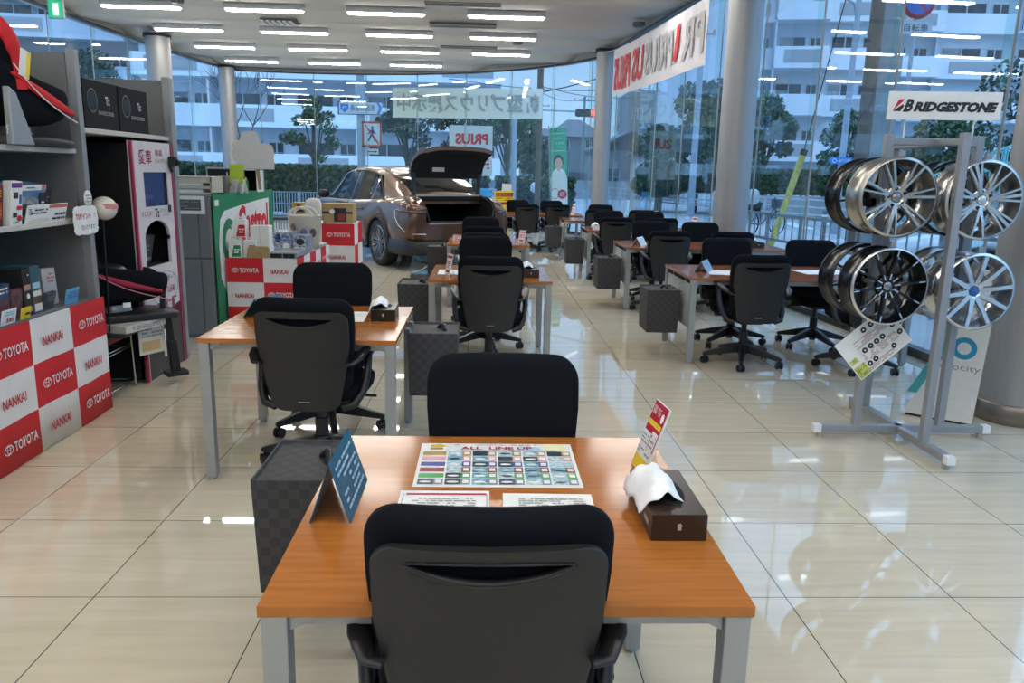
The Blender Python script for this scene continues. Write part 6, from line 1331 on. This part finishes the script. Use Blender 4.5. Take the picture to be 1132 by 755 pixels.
t = thing('direction_sign', 'small blue direction sign with white lettering on the street lamp post', 'sign', (9.87, 21.86, 1.96)); m = MB(); m.prism([(-.36, 0), (-.28, .09), (.30, .09), (.30, -.09), (-.28, -.09)], 'xz', -.012, .012); m.build('board', mat('sign_blue', (.02, .20, .62), .4), t)
m = MB(); F = frame((0, -.013, 0), (1, 0, 0), (0, 0, 1)); text(m, '歩行者', F @ T_((.08, 0, 0)), .36, .11, 0); disc(m, F, -.20, 0, .06, .06, 0, .001, 20, .7); m.build('lettering', WHITE, t)
t = thing('stay_wire', 'utility pole stay wire with a yellow guard tube, right of the middle column', 'wire', (6.28, 17, -.06)); m = MB(); m.cyl((0, 0, 0), (.50, -.1, 2.0), .07, n=12); m.build('yellow_guard', mat('guard_yellow', (.50, .42, .08), .6, var=.3, scale=9), t); m = MB(); m.cyl((.50, -.1, 2.0), (1.42, -.7, 8.2), .012, n=6); m.build('wire', MATTE, t); m = MB(); m.cyl((.50, -.1, 2.0), (.53, -.11, 2.12), .072, n=12); m.build('black_end', MATTE, t)
t = thing('no_parking_sign', 'round red and blue road sign cut by the top edge at right', 'sign', (6.32, 12, 4.02), 0); m = MB(); m.lathe([(.001, 0), (.245, 0), (.245, .02), (.001, .02)], ax='y', n=36); m.build('disc', mat('sign_red', (.42, .03, .04), .5), t)
m = MB(); F = frame((0, -.002, 0), (1, 0, 0), (0, 0, 1)); disc(m, F, 0, 0, .19, .19, 0, .001, 36); m.build('blue_field', mat('sign_blue2', (.02, .10, .36), .5), t); m = MB(); old = m.M; m.M = F; m.quad((-.15, .12, .003), (-.12, .15, .003), (.15, -.12, .003), (.12, -.15, .003)); m.M = old; m.build('red_bar', mat('sign_red', (.42, .03, .04), .5), t)
m = MB(); m.cyl((0, .04, -4.08), (0, .04, .5), .03, n=10); m.build('post', PS, t)
m = MB(); m.box(-.24, .24, .0, .012, -.46, -.27); m.build('white_plate', mat('plate_white', (.42, .45, .48), .5), t); m = MB(); text(m, '自転車', frame((0, -.001, -.365), (1, 0, 0), (0, 0, 1)), .36, .10, 0); m.build('plate_lettering', INK, t)
t = pole('sign_post', -3.70, 24.35, 6.0, .12, .12, PS, 'grey post carrying the street name sign and the no-walking sign')
t = thing('street_name_sign', 'blue and white street name sign with a shield and an arrow', 'sign', (-3.70, 24.21, 3.22), radians(-4)); m = MB(); m.box(-.66, .66, -.01, .01, -.19, .19); m.build('board', mat('sign_pale', (.55, .60, .64), .4), t); F = frame((0, -.011, 0), (1, 0, 0), (0, 0, 1))
m = MB(); text(m, '長居公園通', F @ T_((.08, .01, 0)), .72, .18, 0); rect(m, F, -.66, .66, .165, .19, 0, .001); rect(m, F, -.66, .66, -.19, -.165, 0, .001); rect(m, F, -.66, -.62, -.19, .19, 0, .0012); m.build('lettering', mat('sign_navy', (.03, .07, .22), .5), t)
m = MB(); m.M = F; m.add([(-.58, .12, .001), (-.34, .12, .001), (-.34, -.02, .001), (-.46, -.14, .001), (-.58, -.02, .001)], [(4, 3, 2, 1, 0)]); m.M = Matrix.Identity(4); m.build('blue_shield', mat('sign_blue', (.02, .20, .62), .4), t); m = MB(); text(m, '479', F @ T_((-.46, .02, .002)), .14, .07, 0); m.build('shield_number', WHITE, t)
m = MB(); m.M = F; m.add([(.50, .16, .001), (.58, .16, .001), (.66, 0, .001), (.58, -.16, .001), (.50, -.16, .001), (.57, 0, .001)], [(5, 2, 1, 0), (4, 3, 2, 5)]); m.M = Matrix.Identity(4); m.build('arrow', mat('sign_blue', (.02, .20, .62), .4), t)
t = thing('no_crossing_sign', 'square white sign with a red border and a walking figure', 'sign', (-3.36, 24.21, 2.48)); m = MB(); m.box(-.29, .29, -.01, .01, -.37, .37); m.build('board', mat('sign_pale', (.55, .60, .64), .4), t); m = MB(); F = frame((0, -.011, 0), (1, 0, 0), (0, 0, 1))
for q in ((-.29, .29, .31, .37), (-.29, .29, -.37, -.31), (-.29, -.23, -.37, .37), (.23, .29, -.37, .37)): rect(m, F, *q, 0, .001)
m.build('red_border', mat('border_red', (.50, .06, .05), .5), t); m = MB(); m.M = F; m.quad((-.22, .26, .003), (-.19, .30, .003), (.22, -.26, .003), (.19, -.30, .003)); m.M = Matrix.Identity(4); m.build('red_diagonal', mat('border_red', (.50, .06, .05), .5), t)
m = MB(); disc(m, F, .02, .19, .04, .045, 0, .002, 12); old = m.M; m.M = F; m.add([(-.03, .14, .002), (.06, .14, .002), (.05, -.02, .002), (.13, -.20, .002), (.08, -.21, .002), (.0, -.05, .002), (-.09, -.21, .002), (-.13, -.19, .002), (-.04, .0, .002)], [(8, 7, 6, 5), (8, 5, 2), (5, 4, 3, 2), (8, 2, 1, 0)]); m.add([(-.03, .12, .002), (-.12, .02, .002), (-.09, .0, .002), (.0, .08, .002)], [(0, 1, 2, 3)]); m.add([(.05, .12, .002), (.13, .03, .002), (.10, .0, .002), (.03, .07, .002)], [(3, 2, 1, 0)]); m.M = old; m.build('walking_figure', mat('sign_navy', (.03, .07, .22), .5), t)
m = MB(); m.box(-.19, .19, -.01, .01, -.58, -.42); m.build('arrow_plate', mat('sign_pale', (.55, .60, .64), .4), t); m = MB(); F = frame((0, -.011, -.50), (1, 0, 0), (0, 0, 1)); rect(m, F, -.10, .10, -.012, .012, 0); m.M = F; m.add([(-.15, 0, .001), (-.09, .04, .001), (-.09, -.04, .001)], [(0, 2, 1)]); m.add([(.15, 0, .001), (.09, .04, .001), (.09, -.04, .001)], [(0, 1, 2)]); m.M = Matrix.Identity(4); m.build('double_arrow', mat('border_red', (.50, .06, .05), .5), t)
# banners outside the far glass
m = MB(); FBN = mat('grey_back_banner', (.84, .77, .68), .7, alpha=.98)
t = thing('window_banner', 'long pale banner with mirrored grey characters across the top of the far windows', 'banner', (-.45, 22.62, 3.30), radians(-9)); m.box(-2.17, 2.05, -.004, .004, -.40, .41); m.build('sheet', FBN, t); m = MB(); text(m, '新型プリウス展示中', frame((-.04, -.02, -.02), (1, 0, 0), (0, 0, 1)), 4.0, .56, 0, mirror=True, bold=.03); m.build('lettering', mat('banner_grey_text', (.42, .39, .36), .7), t)
t = thing('model_sign', 'white board with mirrored red car model lettering outside the far windows', 'sign', (-.38, 22.45, 2.02)); m = MB(); m.box(-.60, .60, -.01, .01, -.68, .68); m.build('board', mat('board_white', (.58, .60, .66), .5), t)
m = MB(); F = frame((0, -.0115, 0), (1, 0, 0), (0, 0, 1)); text(m, 'PRIUS', F @ T_((0.02, .32, 0)), .92, .30, 0, mirror=True, bold=.05); scribble(m, F @ T_((.45, -.35, 0)), .15, .35, 3, 0, 3); m.build('red_lettering', RED, t); m = MB(); m.box(-.03, .03, .012, .05, -2.0, .6); m.build('post', WHITE, t)
t = thing('portrait_poster', 'tall green and white banner with a smiling dark-haired person in white, outside', 'poster', (1.93, 20.75, 1.62), radians(-6)); t.rotation_euler = (0, radians(-3), radians(-6))
m = MB(); m.box(-.22, .22, -.006, .006, -.98, .98); m.build('sheet', mat('poster_green', (.02, .33, .20), .5), t); F = frame((0, -.0065, 0), (1, 0, 0), (0, 0, 1)); GP = lambda n_, *a: mat(n_, *a)
m = MB(); m.M = F; m.add([(-.22, -.98, .001), (.22, -.98, .001), (.22, -.30, .001), (.16, -.12, .001), (.07, -.04, .001), (-.07, -.04, .001), (-.16, -.12, .001), (-.22, -.30, .001)], [(0, 1, 2, 3, 4, 5, 6, 7)]); m.M = Matrix.Identity(4); m.build('white_clothes', WHITE, t)
m = MB(); disc(m, F, 0, .14, .13, .17, 0, .0012, 24); m.build('hair', INK, t); m = MB(); disc(m, F, 0, .09, .10, .14, 0, .002, 24); rect(m, F, -.04, .04, -.10, .0, 0, .0018); m.build('face', mat('skin_print', (.62, .40, .30), .6), t)
m = MB(); disc(m, F, -.04, .11, .012, .007, 0, .0028, 10); disc(m, F, .04, .11, .012, .007, 0, .0028, 10); disc(m, F, 0, .03, .03, .009, 1, .0028, 12); m.build('facial_features', [INK, CRIM], t)
m = MB(); text(m, 'クルマの', F @ T_((-.02, .72, .001)), .24, .06, 0); text(m, 'ことなら', F @ T_((.0, .60, .001)), .28, .06, 0); rect(m, F, -.2, .2, .84, .85, 0, .0015); rect(m, F, -.2, .2, .40, .41, 0, .0015); m.build('white_lettering', WHITE, t)
m = MB(); disc(m, F, .08, -.70, .12, .12, 0, .0022, 24); m.build('red_disc', RED, t); m = MB(); disc(m, F, -.11, -.68, .11, .14, 0, .002, 24, .9); m.build('red_ring', RED, t); m = MB(); text(m, '認定', F @ T_((.08, -.70, .004)), .14, .12, 0); m.build('disc_lettering', PAPER, t)
m = MB(); m.cyl((-.24, .0, -1.68), (-.24, 0, 1.05), .012, n=8); m.bar((-.24, 0, 1.0), (.22, 0, 1.0), .01, .01); m.build('pole', ALU, t); m = MB(); m.box(-.40, .10, -.2, .2, -1.68, -1.60); m.build('foot', SHELL, t)
t = thing('traffic_signal', 'horizontal traffic signal with its right lamp lit red on a long arm', 'traffic light', (3.40, 27, 3.45)); m = MB(); m.box(-.40, .34, -.10, .10, -.13, .13); m.build('housing', mat('signal_housing', (.04, .045, .045), .5), t, bevel=.08, seg=4)
for x, mm, nm in ((-.26, mat('signal_off', (.02, .05, .05), .3), 'dark_lamp'), (-.02, mat('signal_off2', (.06, .05, .02), .3), 'dark_lamp'), (.22, mat('signal_red', (1., .05, .04), .4, emit=6.), 'red_lamp')): m = MB(); m.lathe([(.001, -.13), (.115, -.115)], c=(x, 0, 0), ax='y', n=20); m.build(nm, mm, t); m = MB(); m.lathe([(.105, -.10), (.11, -.22)], c=(x, 0, 0), ax='y', n=14); m.build('visor', MATTE, t)
m = MB(); m.tube([(-.4, .12, .05), (-1.2, .12, .06), (-2.4, .12, .10)], .03, n=8); m.cyl((-2.4, .12, -3.5), (-2.4, .12, .6), .09, n=12); m.build('mast_arm', PS, t)
t = thing('overhead_wires', 'thin overhead wires crossing the sky at the crossing', 'wires', (0, 0, 0))
for a, b_ in (((-2, 45, 6.4), (10.1, 50, 6.7)), ((3.7, 55, 7.2), (10.1, 50, 6.2)), ((1.0, 27, 3.9), (7.9, 30, 6.6)), ((3.7, 55, 6.8), (7.6, 62, 7.1))):
    a = Vector(a); b_ = Vector(b_); m = MB(); m.tube([a+(b_-a)*k/8-Vector((0, 0, .35*sin(pi*k/8))) for k in range(9)], .018, n=4); m.build('wire', MATTE, t)
def bicycle(x, y, rz, label, cover=False):
    t = thing('bicycle', label, 'bicycle', (x, y, -.05), rz); FR = mat('bike_frame', (.05, .06, .08), .4)
    for cx in (-.52, .52):
        m = MB(); m.tube([(cx+.31*cos(a), 0, .33+.31*sin(a)) for a in [2*pi*k/24 for k in range(25)]], .018, n=6, cap=False); m.build('tyre', MATTE, t)
        m = MB()
        for k in range(8): a = 2*pi*k/8; m.cyl((cx, 0, .33), (cx+.3*cos(a), 0, .33+.3*sin(a)), .003, n=4)
        m.build('spokes', ALU, t)
    m = MB()
    for a, b_ in (((-.52, 0, .33), (-.12, 0, .30)), ((-.12, 0, .30), (-.22, 0, .78)), ((-.12, 0, .30), (.38, 0, .72)), ((.38, 0, .78), (.52, 0, .33)), ((-.52, 0, .33), (-.2, 0, .68)), ((.38, 0, .75), (.34, 0, 1.0))): m.cyl(a, b_, .018, n=8)
    m.build('frame', FR, t); m = MB(); m.tube([(.22, -.26, 1.0), (.34, -.1, 1.02), (.34, .1, 1.02), (.22, .26, 1.0)], .012, n=6); m.build('handlebar', ALU, t); m = MB(); m.blob((-.24, 0, .84), .13, .08, .04); m.build('saddle', MATTE, t)
    m = MB(); m.box(.40, .70, -.15, .15, .72, .95); m.build('front_basket', FR, t)
    if cover: m = MB(); m.blob((-.50, 0, .98), .16, .15, .24, pw=.8, n=16); m.build('child_seat_cover', mat('pale_grey_cover', (.45, .47, .48), .6), t); m = MB(); m.blob((-.42, 0, .78), .22, .16, .18); m.build('child_seat', MATTE, t)
bicycle(.50, 23.5, radians(160), 'parked bicycle outside behind the yellow notice'); bicycle(1.15, 25.0, radians(200), 'parked bicycle with a pale grey covered rear seat behind the far desk', True); bicycle(-.6, 24.6, radians(170), 'parked bicycle half hidden behind the boot lid'); bicycle(7.4, 20.6, radians(30), 'parked bicycle outside right of the middle column', True)
t = thing('delivery_crate', 'bright blue box outside just right of the boot lid', 'box', (.02, 22.9, .62)); m = MB(); m.box(-.13, .17, -.12, .12, -.1, .36); m.build('box_body', mat('sky_blue_plastic', (.04, .38, .68), .5), t, bevel=.02); m = MB(); m.cyl((0, 0, -.68), (0, 0, -.1), .04); m.box(-.2, .2, -.2, .2, -.68, -.62); m.build('stand', GREYI, t)
# a white car outside, behind the rack
CW = mat('white_car_paint', (.55, .60, .64), .25, coat=1.)
t = thing('parked_car', 'white parked car outside, glimpsed between the rack wheels', 'car', (9.6, 8.0, -.06), radians(65))
for ch in [c_ for c_ in CAR.children if c_.name.split('.')[0] in ('body', 'roof', 'side_window', 'rear_window', 'windscreen', 'side_skirt', 'arch_cladding', 'wing_mirror', 'wheel', 'bumper_cladding')]:
    q = copy_tree(ch, t)
    if ch.name.split('.')[0] in ('body', 'roof'): q.material_slots[0].link = 'OBJECT'; q.material_slots[0].material = CW
m = MB(); m.box(-.56, .56, .02, .46, 1.0, 1.08); m.box(-.56, .56, .0, .05, .70, 1.05); m.build('boot_lid', CW, t, bevel=.02)
